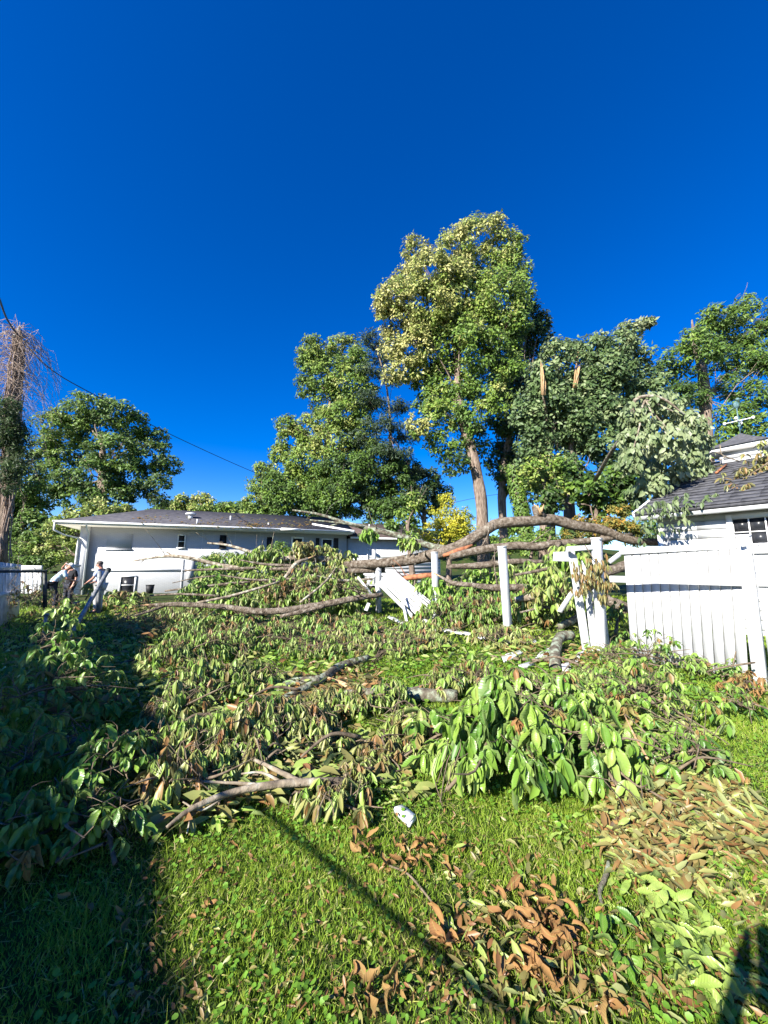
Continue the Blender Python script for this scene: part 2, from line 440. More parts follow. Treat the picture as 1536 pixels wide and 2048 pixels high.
class LB:
    """batch of leaves"""
    def __init__(self):
        self.a = []
    def add(self, P, D, N, L, W, tint, fold=0.3, bend=0.2):
        n = len(P); o = np.ones(n)
        self.a.append((np.asarray(P, float), nrm(D), np.asarray(N, float), L * o, W * o, tint * o, fold * o, bend * o))
    def cat(self):
        return [np.concatenate(x) for x in zip(*self.a)]
    def count(self):
        return sum(len(x[0]) for x in self.a)
    def build(self, name, mat, parent=None, tpl=LEAF_LO, kind=None, smooth=False):
        P, D, N, L, W, t, fo, be = self.cat()
        S = nrm(np.cross(D, N)); Nn = np.cross(S, D)
        uv, T = tpl
        u, v = uv[:, 0], uv[:, 1]
        lift = fo[:, None] * np.abs(u)[None] * W[:, None] - be[:, None] * (v ** 2)[None] * L[:, None]
        V = P[:, None] + D[:, None] * (v[None] * L[:, None])[..., None] + S[:, None] * (u[None] * W[:, None])[..., None] + Nn[:, None] * lift[..., None]
        k = len(uv)
        TT = (T[None] + (np.arange(len(P)) * k)[:, None, None]).reshape(-1, 3)
        base = np.array(parent_loc(parent)) if parent is not None else np.zeros(3)
        V = V.reshape(-1, 3) - base
        luv = np.tile(np.c_[uv, np.zeros(k)], (len(P), 1))
        me = mesh_from(name, V, TT, np.repeat(t, k), luv, smooth)
        o = link(name, me, mat, parent)
        if kind: o['kind'] = kind
        return o

def unit(n):
    return nrm(rng.standard_normal((n, 3)))

def whorls(C, per, L, droop=1.0, tint=0.4, tj=0.08, spread=(0.15, 0.9), wr=0.42):
    """leaves hanging from twig ends C (n,3)"""
    n = len(C)
    a = (rng.random((n, 1)) * 6.28 + np.arange(per)[None] * 6.283 / per + rng.normal(0, 0.35, (n, per))).ravel()
    P = np.repeat(C, per, 0)
    h = rng.uniform(*spread, n * per)
    d = rng.uniform(0.35, 1.0, n * per) * np.repeat(droop * np.ones(n), per)
    D = np.c_[np.cos(a) * h, np.sin(a) * h, -d]
    N = np.c_[np.cos(a) * d, np.sin(a) * d, h + 0.15] + rng.normal(0, 0.3, (n * per, 3))
    Ls = L * np.clip(rng.lognormal(-.12, .3, n * per), .4, 1.45)
    P = P + nrm(D) * (L * rng.uniform(0.02, 0.25, n * per))[:, None]
    ti = np.clip(np.repeat(tint * np.ones(n), per) + rng.normal(0, tj, n * per), 0, 1)
    return P, D, N, Ls, Ls * wr * rng.uniform(0.7, 1.15, n * per), ti, rng.uniform(0.15, 1.25, n * per), rng.uniform(-0.2, 0.5, n * per)

# meshes of single leaves, shared by the leaves one can pick apart
def leaf_variants(prefix, count, tints, fold, bend, mat, wr=0.45, twist=0.0, crumple=0.04):
    out = []
    for i in range(count):
        b = LB()
        b.add([[0, 0, 0]], [[0, 1, 0]], [[0, 0, 1]], 1.0, wr * random.uniform(0.8, 1.15), random.uniform(*tints), random.uniform(*fold), random.uniform(*bend))
        P, D, N, L, W, t, fo, be = b.cat()
        uv, T = LEAF_BIG
        u, v = uv[:, 0], uv[:, 1]
        tw = random.uniform(-twist, twist)
        ed = rng.normal(0, crumple, len(u))
        x = u * W; z = fo * np.abs(u) * W - be * v ** 2 + ed
        y = v * (1 - 0.25 * abs(be[0]) * v)
        ang = tw * v
        X = x * np.cos(ang) - z * np.sin(ang); Z = x * np.sin(ang) + z * np.cos(ang)
        me = mesh_from(prefix, np.c_[X, y, Z], T, np.full(len(u), t[0]), np.c_[uv, np.zeros(len(u))], True)
        me.materials.append(M[mat])
        out.append((t[0], me))
    return out
VAR_GREEN = leaf_variants('leaf', 36, (0.1, 0.62), (0.1, 1.2), (-0.25, 0.75), 'cut_leaf_big', 0.43, 0.7, .04)
VAR_DRY = leaf_variants('dry_leaf', 36, (0.74, 1.0), (0.3, 2.4), (-0.8, 1.1), 'dry_leaf', 0.31, 2.2, .055)
VAR_OLIVE = leaf_variants('leaf', 26, (0.42, 0.82), (0.2, 1.5), (-0.2, 0.5), 'cut_leaf_big', 0.33, 1.4, .06)

def place_leaf(name, variants, P, D, N, L, tint=None, parent=None):
    if tint is None:
        me = random.choice(variants)[1]
    else:
        me = min(random.sample(variants, 6), key=lambda v: abs(v[0] - tint))[1]
    d = nrm(D); s = nrm(np.cross(d, N)); n = np.cross(s, d)
    o = bpy.data.objects.new(name, me)
    base = np.array(parent_loc(parent)) if parent is not None else np.zeros(3)
    p = np.asarray(P) - base
    o.matrix_world = Matrix(((s[0] * L, d[0] * L, n[0] * L, p[0]), (s[1] * L, d[1] * L, n[1] * L, p[1]), (s[2] * L, d[2] * L, n[2] * L, p[2]), (0, 0, 0, 1)))
    if parent is not None:
        o.parent = parent
        mw = o.matrix_world.copy()
        o.matrix_basis = Matrix(((s[0] * L, d[0] * L, n[0] * L, p[0]), (s[1] * L, d[1] * L, n[1] * L, p[1]), (s[2] * L, d[2] * L, n[2] * L, p[2]), (0, 0, 0, 1)))
    col.objects.link(o)
    return o
# ------------------------------------------------------------------ ground and far hill
def spaced(lo, hi, n, c=0.0, p=2.6):
    t = np.linspace(-1, 1, n)
    s = np.sign(t) * np.abs(t) ** p
    return np.where(s < 0, c - s * (lo - c), c + s * (hi - c))
gx = spaced(-260, 260, 151); gy = spaced(-60, 420, 171, 4.0)
GX, GY = np.meshgrid(gx, gy)
GV = np.stack([GX, GY, ground(GX, GY)], -1).reshape(-1, 3)
ii = (np.arange(170)[:, None] * 151 + np.arange(150)[None]).ravel()
GT = np.concatenate([np.stack([ii, ii + 1, ii + 152], -1), np.stack([ii, ii + 152, ii + 151], -1)])
tag(link('ground', mesh_from('ground', GV, GT, smooth=True), 'ground'), kind='structure')

hx = np.linspace(-170, 140, 60); hy = np.linspace(95, 200, 20)
HX, HY = np.meshgrid(hx, hy)
HZ = 1.0 + 17 * sst((HY - 95) / 60) * (0.75 + 0.25 * np.sin(HX * 0.035 + 1.3)) + 0.8 * np.sin(HX * 0.3) * np.cos(HY * 0.2)
ii = (np.arange(19)[:, None] * 60 + np.arange(59)[None]).ravel()
tag(link('hill', mesh_from('hill', np.stack([HX, HY, HZ], -1).reshape(-1, 3), np.concatenate([np.stack([ii, ii + 1, ii + 61], -1), np.stack([ii, ii + 61, ii + 60], -1)]), smooth=True), 'ground'), kind='structure')

# ------------------------------------------------------------------ wall frames
class Frame:
    def __init__(self, O, u):
        self.O = np.array([O[0], O[1], 0.0]); self.u = np.array([u[0], u[1], 0.0]) / math.hypot(*u)
        self.n = np.array([self.u[1], -self.u[0], 0.0])      # towards the camera side
    def p(self, t, z, d=0.0):
        return self.O + self.u * t + self.n * d + np.array([0, 0, z])
    def loc(self, px, py, d=0.0):
        r = ray(px, py); C = np.array([0, 0, CAMZ])
        k = np.dot(self.O + self.n * d - C, self.n) / np.dot(r, self.n)
        q = C + r * k - self.O
        return float(np.dot(q, self.u)), float(q[2])
    def box(self, mb, t0, t1, z0, z1, d0, d1):
        return mb.hexa([self.p(t0, z0, d0), self.p(t0, z0, d1), self.p(t1, z0, d1), self.p(t1, z0, d0),
                        self.p(t0, z1, d0), self.p(t0, z1, d1), self.p(t1, z1, d1), self.p(t1, z1, d0)])
    def part(self, name, mat, parent, *boxes, **kw):
        mb = MB()
        for b in boxes: self.box(mb, *b)
        return mb.build(name, mat, parent, **kw)

# ------------------------------------------------------------------ ranch house
HA = at(150, 1187, 24.0)
H = Frame(HA, (0.941, 0.339))
HB = HA[2] - 0.5
t_eave, z_eave = H.loc(420, 1056, 1.1)
house = thing('ranch_house', (HA[0], HA[1], HA[2]), 'long white painted brick ranch house with dark low hipped roof, behind the fallen tree', 'house')
HL = 17.0                    # length of the brick wall
ZE = z_eave - 0.06
H.part('wall', 'brick', house, (0, HL, HB, ZE, -7.0, 0))
H.part('corner_pilaster', 'white_paint', house, (-0.06, 0.42, HB, ZE, -0.3, 0.14))
H.part('soffit', 'soffit', house, (-1.0, HL + 0.2, ZE, ZE + 0.05, -8.1, 1.05))
H.part('fascia', 'trim', house, (-1.0, HL + 0.2, ZE + 0.05, ZE + 0.2, 1.02, 1.05), (-1.03, -1.0, ZE, ZE + 0.2, -8.1, 1.05))
H.part('gutter', 'gutter', house, (-1.12, HL + 0.3, ZE + 0.1, ZE + 0.21, 1.052, 1.17), (-1.14, -1.032, ZE + 0.1, ZE + 0.21, -8.0, 1.17))
mb = MB()
mb.tube([H.p(-1.05, ZE + 0.12, 1.1), H.p(-1.05, ZE - 0.35, 1.08), H.p(-0.7, ZE - 0.6, 0.7), H.p(-0.1, ZE - 0.75, 0.2), H.p(-0.1, ZE - 1.2, 0.19), H.p(-0.1, HB, 0.19)], 0.05, 8)
mb.build('downspout', 'trim', house)
mb = MB()
mb.tube([H.p(0.5, ZE + 0.12, 1.1), H.p(0.45, ZE - 0.2, 0.7), H.p(0.42, ZE - 0.45, 0.19), H.p(0.42, HB, 0.19)], 0.05, 8)
mb.build('downspout', 'trim', house)
# hipped roof
ze, zr = ZE + 0.2, ZE + 1.8
rd = -3.5
a, b_, c_, d_ = H.p(-1.05, ze, 1.07), H.p(HL + 0.3, ze, 1.07), H.p(HL + 0.3, ze, -8.1), H.p(-1.05, ze, -8.1)
r0, r1 = H.p(3.0, zr, rd), H.p(HL + 0.3, zr, rd)
mb = MB()
mb.slab(a, b_, r1, r0, 0.06); mb.add([a, r0, d_], [[0, 1, 2]]); mb.quad(r0, r1, c_, d_)
roof = mb.build('roof', 'roof_far', house)
def on_roof(px, py):
    """point on the front slope"""
    C = np.array([0, 0, CAMZ]); n = np.cross(b_ - a, r0 - a); r = ray(px, py)
    return C + r * (np.dot(a - C, n) / np.dot(r, n))
v0 = on_roof(381, 1036)
mb = MB(); mb.tube([v0 - [0, 0, 0.1], v0 + [0, 0, 0.22]], 0.16, 12); mb.ball(v0 + [0, 0, 0.28], (0.36, 0.36, 0.12), 14)
mb.build('turbine_vent', 'gutter', roof, smooth=True)
for px, py, h in ((394, 1047, .3), (461, 1040, .3), (537, 1049, .12), (740, 1066, .5), (713, 1060, .5)):
    v = on_roof(px, py) if px < 700 else None
    if v is None: continue
    mb = MB(); mb.tube([v - [0, 0, 0.1], v + [0, 0, h]], 0.055, 8); mb.build('vent_pipe', 'gutter', roof)
def house_window(px0, px1, py0, py1, fw=0.06, sash=True, mat='trim', fr=H, parent=house, rows=2, cols=1):
    t0, z1 = fr.loc(px0, py0, 0.02); t1, z0 = fr.loc(px1, py1, 0.02)
    f = fr.part('window', mat, parent, (t0 - fw, t1 + fw, z1, z1 + fw, 0.001, 0.06), (t0 - fw - .03, t1 + fw + .03, z0 - fw - .02, z0, 0.001, 0.1), (t0 - fw, t0, z0, z1, 0.001, 0.06), (t1, t1 + fw, z0, z1, 0.001, 0.06))
    fr.part('pane', 'glass', f, (t0, t1, z0, z1, 0.001, 0.015))
    if sash:
        k = [(t0, t1, z0 + (z1 - z0) * i / rows - .02, z0 + (z1 - z0) * i / rows + .02, 0.017, 0.04) for i in range(1, rows)]
        k += [(t0 + (t1 - t0) * i / cols - .015, t0 + (t1 - t0) * i / cols + .015, z0, z1, 0.0175, 0.036) for i in range(1, cols)]
        fr.part('sash', mat, f, *k)
    return f
house_window(358, 368, 1071, 1095)
house_window(441, 451, 1071, 1096, 0.03, False, 'dark')
house_window(535, 544, 1075, 1096, 0.03, False, 'dark')
house_window(243, 267, 1154, 1186, 0.09)
house_window(645, 663, 1079, 1106, 0.06)
for x0, x1 in ((632, 638), (668, 676)):
    t0, z1 = H.loc(x0, 1076); t1, z0 = H.loc(x1, 1110)
    H.part('shutter', 'dark', house, (t0, t1, z0, z1, 0.001, 0.05))
t0, z1 = H.loc(586, 1077); t1, _ = H.loc(604, 1077)
door = H.part('door', 'dark', house, (t0, t1, z1 - 2.0, z1, 0.001, 0.05))
H.part('door_frame', 'trim', door, (t0 - .12, t0, z1 - 2, z1 + .12, 0.002, 0.07), (t1, t1 + .12, z1 - 2, z1 + .12, 0.002, 0.07), (t0, t1, z1, z1 + .12, 0.002, 0.07))
# bricked-up window: a recess outlined on the wall, and the ledge course
t0, z1 = H.loc(215, 1066); t1, z0 = H.loc(263, 1098)
H.part('blocked_window', 'brick', house, (t0, t1, z0, z1, 0.001, 0.02), (t0 - .05, t1 + .05, z0 - .09, z0, 0.001, 0.06))
tl, zl = H.loc(185, 1141); tr, _ = H.loc(395, 1141)
H.part('ledge', 'white_paint', house, (tl - .1, tr, zl - .03, zl + .1, 0.001, 0.06))
tt, zz = H.loc(379, 1123)
H.part('meter_box', 'white_paint', house, (tt - .1, tt + .3, zz - 1.3, zz + .1, 0.001, 0.25))
mb = MB(); t2, z2 = H.loc(366, 1118)
mb.tube([H.p(t2, z2, 0.05), H.p(t2, HB, 0.05)], 0.025, 6); mb.build('conduit', 'trim', house)
for px in (405, 470, 520):
    t2, _ = H.loc(px, 1080); H.part('wall_joint', 'soffit', house, (t2 - .012, t2 + .012, HB, ZE, 0.0005, 0.006))
# porch roof step and the lower wing to the right
H.part('porch_beam', 'trim', house, (11.9, 13.2, ZE + .02, ZE + .16, 1.18, 1.9))
W0 = HL + 0.2
H.part('wing_wall', 'white_paint', house, (W0, W0 + 8, HB, ZE - .25, -6.0, -0.25))
e0, e1 = H.p(W0 - .1, ZE - .12, .4), H.p(W0 + 8.6, ZE - .12, .4)
g0, g1 = H.p(W0 - .1, ZE + 1.35, -3.2), H.p(W0 + 6.6, ZE + 1.35, -3.2)
k0, k1 = H.p(W0 - .1, ZE - .12, -6.6), H.p(W0 + 8.6, ZE - .12, -6.6)
mb = MB(); mb.slab(e0, e1, g1, g0, .06); mb.quad(g0, g1, k1, k0); mb.add([e1, k1, g1], [[0, 1, 2]])
wing = mb.build('wing_roof', 'roof_brown', house)
H.part('wing_fascia', 'trim', house, (W0, W0 + 8.6, ZE - .3, ZE - .16, 0.36, 0.4))
mb = MB(); mb.bar(H.p(HL - 2.6, ZE + .75, -.55), H.p(HL + .25, ZE + .14, 1.25), .14, .22); mb.build('rake_board', 'trim', house)
for i in range(9):
    H.part('siding_board', 'white_paint', house, (W0 + .15, W0 + 7.9, HB + .5 + i * .3, HB + .78 + i * .3, -.249, -.23 + .002 * (i % 2)))
v = H.p(W0 + 2, ZE + .5, -1.2); mb = MB(); mb.tube([v - [0, 0, .1], v + [0, 0, .55]], .05, 8); mb.build('vent_pipe', 'gutter', wing)
# small white railing by the wing door
rail = thing('porch_railing', H.p(W0 + .6, HB + .6, 1.0), 'small white slatted porch railing beside the pale lower wing', 'railing')
p0, p1 = at(735, 1098, 30.5), at(748, 1098, 31)
mb = MB(); mb.bar(p0, p1, .08, .1); mb.build('top_rail', 'trim', rail)
for i in range(5):
    q = p0 + (p1 - p0) * i / 4; mb = MB(); mb.bar(q - [0, 0, 1.3], q - [0, 0, .05], .05, .05, (0, 1, 0)); mb.build('baluster', 'trim', rail)
# brown leaf scraps lying on the house roof
lb = LB(); n = 420
P = []
for cx, cy, sx, sy, k in ((300, 1036, 25, 5, 60), (420, 1045, 40, 5, 60), (505, 1050, 14, 4, 110), (560, 1050, 30, 6, 90), (610, 1048, 20, 4, 60), (470, 1043, 60, 7, 60)):
    for _ in range(k):
        x, y = random.gauss(cx, sx), random.gauss(cy, sy)
        if 1030 < y < 1062 - abs(x - 600) * .02: P.append(on_roof(x, y) + [0, 0, .02])
P = np.array(P); n = len(P)
lb.add(P, np.c_[rng.standard_normal((n, 2)), np.zeros(n)], np.tile(np.cross(b_ - a, r0 - a), (n, 1)), .26, .12, rng.uniform(.72, .95, n))
tag(lb.build('leaf_litter', 'cut_leaf', None, LEAF_LO, 'stuff'), 'brown leaf scraps strewn over the dark house roof', 'leaf litter')

# ------------------------------------------------------------------ garage on the right
GA = at(1318, 1075, 9.5)
G = Frame(GA, (0.61, -0.79))
GB = float(ground(GA[0], GA[1])) - 0.2
OH = 0.35
t_, ZG = G.loc(1400, 1022, OH)
garage = thing('garage', (GA[0], GA[1], GB), 'white clapboard garage with dark shingle roof and rooftop cupola, behind the white fence', 'garage')
GL, GW = 7.0, 10.6
ZG -= 0.06
G.part('wall', 'white_paint', garage, (0, GL, GB, ZG, -GW, 0))
nb = 13
tw_, _z = G.loc(1464, 1039, .03)
for i in range(nb):
    z0 = ZG - .14 - (i + 1) * .195
    mb = MB()
    for t0, t1 in ((.09, tw_ * .55), (tw_ * .55 + .004, tw_ - .102), (tw_ + 1.402, GL)) if i < 8 else ((.09, 2.6), (2.604, GL)):
        mbi = MB(); mbi.hexa([G.p(t0, z0, .001), G.p(t0, z0, .028), G.p(t1, z0, .028), G.p(t1, z0, .001), G.p(t0, z0 + .19, .001), G.p(t0, z0 + .19, .008), G.p(t1, z0 + .19, .008), G.p(t1, z0 + .19, .001)])
        mbi.build('siding_board', 'white_paint', garage)
G.part('frieze_board', 'white_paint', garage, (0, GL, ZG - .14, ZG, .001, .03))
G.part('corner_board', 'trim', garage, (-.02, .09, GB, ZG - .14, -.1, .036))
G.part('soffit', 'soffit', garage, (-OH, GL + .3, ZG, ZG + .03, -.1, OH))
G.part('fascia', 'trim', garage, (-OH, GL + .3, ZG - .02, ZG + .14, OH, OH + .03))
# roof: battens of shingles laid in courses
SL = math.tan(math.radians(21))
def roofp(t, d, lift=0.0):
    return G.p(t, ZG + .15 + (OH + .04 - d) * SL + lift, d)
RD = -GW / 2
mb = MB(); mb.slab(roofp(-OH, OH + .06), roofp(GL + .3, OH + .06), roofp(GL + .3, RD), roofp(-OH, RD), .08)
mb.slab(roofp(GL + .3, RD), G.p(GL + .3, ZG + .15, -GW - .4), G.p(-OH, ZG + .15, -GW - .4), roofp(-OH, RD), .08)
groof = mb.build('roof', 'shingle', garage)
mb = MB(); mb.bar(roofp(-OH - .02, OH + .06, -.05), roofp(-OH - .02, RD, -.05), .04, .16); mb.build('rake_board', 'trim', garage)
NC = 19
cd = (OH + .06 - RD) / NC
tiles = []
for k in range(2):
    w, h = .62, cd + .1
    me = None
for i in range(NC):
    d1 = OH + .06 - i * cd; d0 = d1 - cd - .06
    t = -OH - random.uniform(0, .35); j = 0
    while t < 3.4:
        w = .46 if i > 5 else .5
        t1 = min(t + w, 3.6); t0 = max(t, -OH)
        if t1 - t0 > .05:
            lift = .012 + random.uniform(0, .006)
            mbi = MB()
            A_, B_, C_, D_ = roofp(t0 + .004, d1, lift + .014), roofp(t1 - .004, d1, lift + .014), roofp(t1 - .004, d0, lift - .006), roofp(t0 + .004, d0, lift - .006)
            mbi.slab(A_, B_, C_, D_, .014)
            mbi.build('shingle', 'shingle', groof)
        t += w
# window with many panes
def garage_window():
    t0, z1 = G.loc(1464, 1039, .03); z0 = z1 - 1.15; t1 = t0 + 1.3
    f = G.part('window', 'trim', garage, (t0 - .1, t0, z0 - .1, z1 + .1, .001, .06), (t1, t1 + .1, z0 - .1, z1 + .1, .001, .06), (t0, t1, z1, z1 + .1, .001, .06), (t0 - .15, t1 + .15, z0 - .16, z0 - .1, .03, .1))
    cols, zs = 5, [z0, z0 + .3, z0 + .58, z0 + .86, z1]
    for i in range(cols):
        for j in range(4):
            a0, a1 = t0 + (t1 - t0) * i / cols, t0 + (t1 - t0) * (i + 1) / cols
            G.part('pane', 'glass', f, (a0 + .012, a1 - .012, zs[j] + .012, zs[j + 1] - .012, .002, .012))
    G.part('sash', 'trim', f, *[(t0 + (t1 - t0) * i / cols - .011, t0 + (t1 - t0) * i / cols + .011, z0, z1, .001, .03) for i in range(1, cols)], *[(t0, t1, z - (.03 if j == 1 else .011), z + (.03 if j == 1 else .011), .0015, .033) for j, z in enumerate(zs[1:-1])])
garage_window()
# cupola
CU = np.array([11.55, 11.95])
def cup(t, z, d):
    return np.array([CU[0], CU[1], 0]) + G.u * t + G.n * d + np.array([0, 0, z])
hw = .5
zb, zt = 4.55, 5.36
mb = MB(); mb.hexa([cup(-hw, zb, -hw), cup(-hw, zb, hw), cup(hw, zb, hw), cup(hw, zb, -hw), cup(-hw, zt, -hw), cup(-hw, zt, hw), cup(hw, zt, hw), cup(hw, zt, -hw)])
cupola = mb.build('cupola', 'white_paint', garage)
for i in range(3):
    z = zb + .2 + i * .19
    for sd in (0, 1):
        mb = MB()
        if sd == 0: P8 = [cup(-hw + .1, z, hw + .001), cup(-hw + .1, z, hw + .03), cup(hw - .1, z, hw + .03), cup(hw - .1, z, hw + .001), cup(-hw + .1, z + .175, hw + .001), cup(-hw + .1, z + .175, hw + .01), cup(hw - .1, z + .175, hw + .01), cup(hw - .1, z + .175, hw + .001)]
        else: P8 = [cup(-hw - .001, z, -hw + .1), cup(-hw - .03, z, -hw + .1), cup(-hw - .03, z, hw - .1), cup(-hw - .001, z, hw - .1), cup(-hw - .001, z + .175, -hw + .1), cup(-hw - .01, z + .175, -hw + .1), cup(-hw - .01, z + .175, hw - .1), cup(-hw - .001, z + .175, hw - .1)]
        mb.hexa(P8); mb.build('louver', 'white_paint', cupola)
hr = .72
mb = MB(); mb.hexa([cup(-hr, zt, -hr), cup(-hr, zt, hr), cup(hr, zt, hr), cup(hr, zt, -hr), cup(-hr, zt + .13, -hr), cup(-hr, zt + .13, hr), cup(hr, zt + .13, hr), cup(hr, zt + .13, -hr)])
mb.build('cupola_fascia', 'trim', cupola)
mb = MB(); ap = cup(0, zt + .66, 0); e = .06
q = [cup(-hr - e, zt + .132, -hr - e), cup(-hr - e, zt + .132, hr + e), cup(hr + e, zt + .132, hr + e), cup(hr + e, zt + .132, -hr - e)]
mid = [cup(s1 * .3, zt + .42, s2 * .3) for s1, s2 in ((-1, -1), (-1, 1), (1, 1), (1, -1))]
for i in range(4):
    j = (i + 1) % 4; mb.quad(q[i], q[j], mid[j], mid[i]); mb.add([mid[i], mid[j], ap], [[0, 1, 2]])
mb.quad(*q[::-1]); mb.build('cupola_roof', 'shingle', cupola)
vane = thing('weather_vane', cup(0, zt + .6, 0), 'slim green weather vane with small bird on top of the garage cupola', 'weather vane')
mb = MB(); mb.tube([cup(0, zt + .6, 0), cup(0, zt + 1.55, 0)], .018, 6); mb.ball(cup(0, zt + .9, 0), .05, 8); mb.build('spindle', 'iron', vane)
mb = MB(); mb.bar(cup(-.35, zt + 1.08, 0), cup(.35, zt + 1.08, 0), .025, .025); mb.bar(cup(0, zt + 1.08, -.35), cup(0, zt + 1.08, .35), .025, .025)
for s in (-1, 1): mb.ball(cup(.35 * s, zt + 1.08, 0), .05, 6); mb.ball(cup(0, zt + 1.08, .35 * s), .05, 6)
mb.build('compass_arm', 'trim', vane)
mb = MB(); mb.ball(cup(0, zt + 1.62, 0), (.1, .06, .13), 8); mb.ball(cup(.05, zt + 1.8, 0), .055, 8); mb.bar(cup(.08, zt + 1.8, 0), cup(.16, zt + 1.79, 0), .02, .02); mb.bar(cup(-.05, zt + 1.55, 0), cup(-.22, zt + 1.45, 0), .06, .02); mb.build('bird', 'iron', vane)

# ------------------------------------------------------------------ white vinyl fence
def Pg(px, Y):          # ground point under pixel column px at depth Y
    X = (px - CX) / FPX / 1.03 * Y
    return np.array([X, Y, float(ground(X, Y))])
def post_thing(name, label, top, base, w=.13, cat='fence post', group='white fence posts left standing', cap=False):
    t = thing(name, base, label, cat, group)
    ax = nrm(np.array(top) - base)
    mb = MB(); mb.bar(np.array(base) - ax * .15, top, w, w, (0.61, -0.79, 0)); mb.build('shaft', 'white_vinyl', t, bevel=.006)
    mb = MB(); mb.bar(top, np.array(top) + ax * .03, w + .012, w + .012, (0.61, -0.79, 0)); mb.build('cap', 'white_vinyl', t, bevel=.006)
    return t
post_thing('fence_post', 'white fence post standing alone just right of the slanting white boards', at(869, 1106, 10.16), at(873, 1240, 10.16))
post_thing('fence_post', 'white fence post standing alone, tallest of the bare posts, midway along the gap', at(1004, 1095, 8.3), at(1017, 1268, 8.3), .135)
post_thing('fence_post', 'white fence post behind upper corner of the slanting white boards', at(757, 1120, 12.3), at(757, 1215, 12.3), .14)
post_thing('fence_post', 'short white broken post far back beside the fallen trunks', at(748, 1100, 17), at(748, 1160, 17), .13)

# standing panel: post 1490 to the free end at 1243
fence = thing('white_fence', at(1520, 1370, 5.13), 'white board fence panel still standing in front of the garage', 'fence')
Bp, Tp = at(1522, 1372, 5.13), at(1488, 1081, 5.13)
Bl, Tl = at(1264, 1345, 6.27), at(1247, 1108, 6.27)
Br, Tr = at(1500, 1378, 5.2), at(1481, 1098, 5.2)
mb = MB(); mb.bar(Bp - [0, 0, .2], Tp + [0, 0, .05], .13, .13, (.61, -.79, 0)); post = mb.build('post', 'white_vinyl', fence, bevel=.006)
mb = MB(); ax = nrm(Tp - Bp); mb.bar(Tp + [0, 0, .05], Tp + [0, 0, .05] + ax * .025, .14, .14, (.61, -.79, 0)); mb.build('cap', 'white_vinyl', post, bevel=.005)
nb = 12
for i in range(nb):
    f0, f1 = i / nb + .0055, (i + 1) / nb - .0055
    dz = random.uniform(-.03, .01)
    lo0, lo1 = Bl + (Br - Bl) * f0 + [0, 0, dz], Bl + (Br - Bl) * f1 + [0, 0, dz]
    hi0, hi1 = Tl + (Tr - Tl) * f0, Tl + (Tr - Tl) * f1
    k = random.uniform(-.003, .003) * np.array([-.79, -.61, 0])
    mb = MB(); mb.slab(lo0 + k, lo1 + k, hi1 + k, hi0 + k, .022); mb.build('board', 'white_vinyl', fence)
    if i: q_ = np.array([.79, .61, 0]) * .012; e_ = (lo1 - lo0) * .12; mb = MB(); mb.slab(lo0 - e_ + q_, lo0 + e_ + q_, hi0 + e_ + q_, hi0 - e_ + q_, .008); mb.build('seam_shade_strip', 'groove', fence)  # dark strip behind each gap paints the seam's shadow line
fn = np.array([-.79, -.61, 0]) * .022
mb = MB(); a0, a1 = at(1240, 1104, 6.3), at(1483, 1090, 5.2); mb.bar(a0, a1, .075, .09); mb.build('top_rail', 'white_vinyl', fence, bevel=.005)
mb = MB(); a0, a1 = at(1221, 1158, 6.2), at(1494, 1165, 5.15); mb.bar(a0 + fn, a1 + fn, .05, .1); mb.build('middle_rail', 'white_vinyl', fence, bevel=.005)
for (x, y) in ((1482, 1090), (1517, 1090)):
    q = at(x, y, 5.06); mb = MB(); mb.bar(q, q + [.05, -.02, 0], .03, .05); mb.build('bracket', 'gutter', fence)
# next bay beyond the post
Q0, Q1 = Bp + [.09, -.05, 0], Bp + np.array([.61, -.79, 0]) * 2.0
for i in range(8):
    f0, f1 = i / 8 + .004, (i + 1) / 8 - .004
    lo0, lo1 = Q0 + (Q1 - Q0) * f0, Q0 + (Q1 - Q0) * f1
    mb = MB(); mb.slab(lo0 + [0, 0, .03], lo1 + [0, 0, .03], lo1 + [0, 0, 1.75], lo0 + [0, 0, 1.75], .022); mb.build('board', 'white_vinyl', fence)
for z, nm in ((1.7, 'top_rail'), (1.28, 'middle_rail')):
    mb = MB(); mb.bar(Q0 + [0, 0, z], Q1 + [0, 0, z], .075, .09); mb.build(nm, 'white_vinyl', fence, bevel=.005)

# battered remnant by the post at 1195
rem = thing('broken_fence', at(1205, 1310, 6.63), 'battered white fence remnant of post and split boards under a hanging tuft of dead leaves', 'fence')
mb = MB(); mb.bar(at(1206, 1312, 6.63), at(1193, 1080, 6.63), .13, .13, (.61, -.79, 0)); rp = mb.build('post', 'white_vinyl', rem, bevel=.006)
mb = MB(); mb.bar(at(1193, 1080, 6.63), at(1193, 1076, 6.63), .142, .142, (.61, -.79, 0)); mb.build('cap', 'white_vinyl', rp)
def board4(parent, pts, Ys, th=.022, name='board', mat='white_vinyl'):
    Ys = Ys if isinstance(Ys, (list, tuple)) else [Ys] * 4
    P = [at(x, y, Y) for (x, y), Y in zip(pts, Ys)]
    mb = MB(); mb.slab(*P, th); return mb.build(name, mat, parent, bevel=.003)
board4(rem, [(1166, 1303), (1183, 1310), (1154, 1112), (1136, 1100)], 6.75)
board4(rem, [(1184, 1310), (1199, 1313), (1179, 1150), (1164, 1120)], 6.8)
board4(rem, [(1200, 1314), (1222, 1310), (1203, 1150), (1181, 1140)], 6.78)
board4(rem, [(1134, 1103), (1186, 1099), (1186, 1090), (1136, 1093)], 6.6, .07, 'top_rail')
board4(rem, [(1106, 1122), (1150, 1124), (1150, 1103), (1108, 1104)], 7.3)
br = thing('fence_board', at(1130, 1215, 7.2), 'white board leaning steeply in the leaves left of the battered fence remnant', 'board', 'broken white fence pieces')
board4(br, [(1115, 1222), (1124, 1226), (1153, 1182), (1144, 1178)], 7.2)
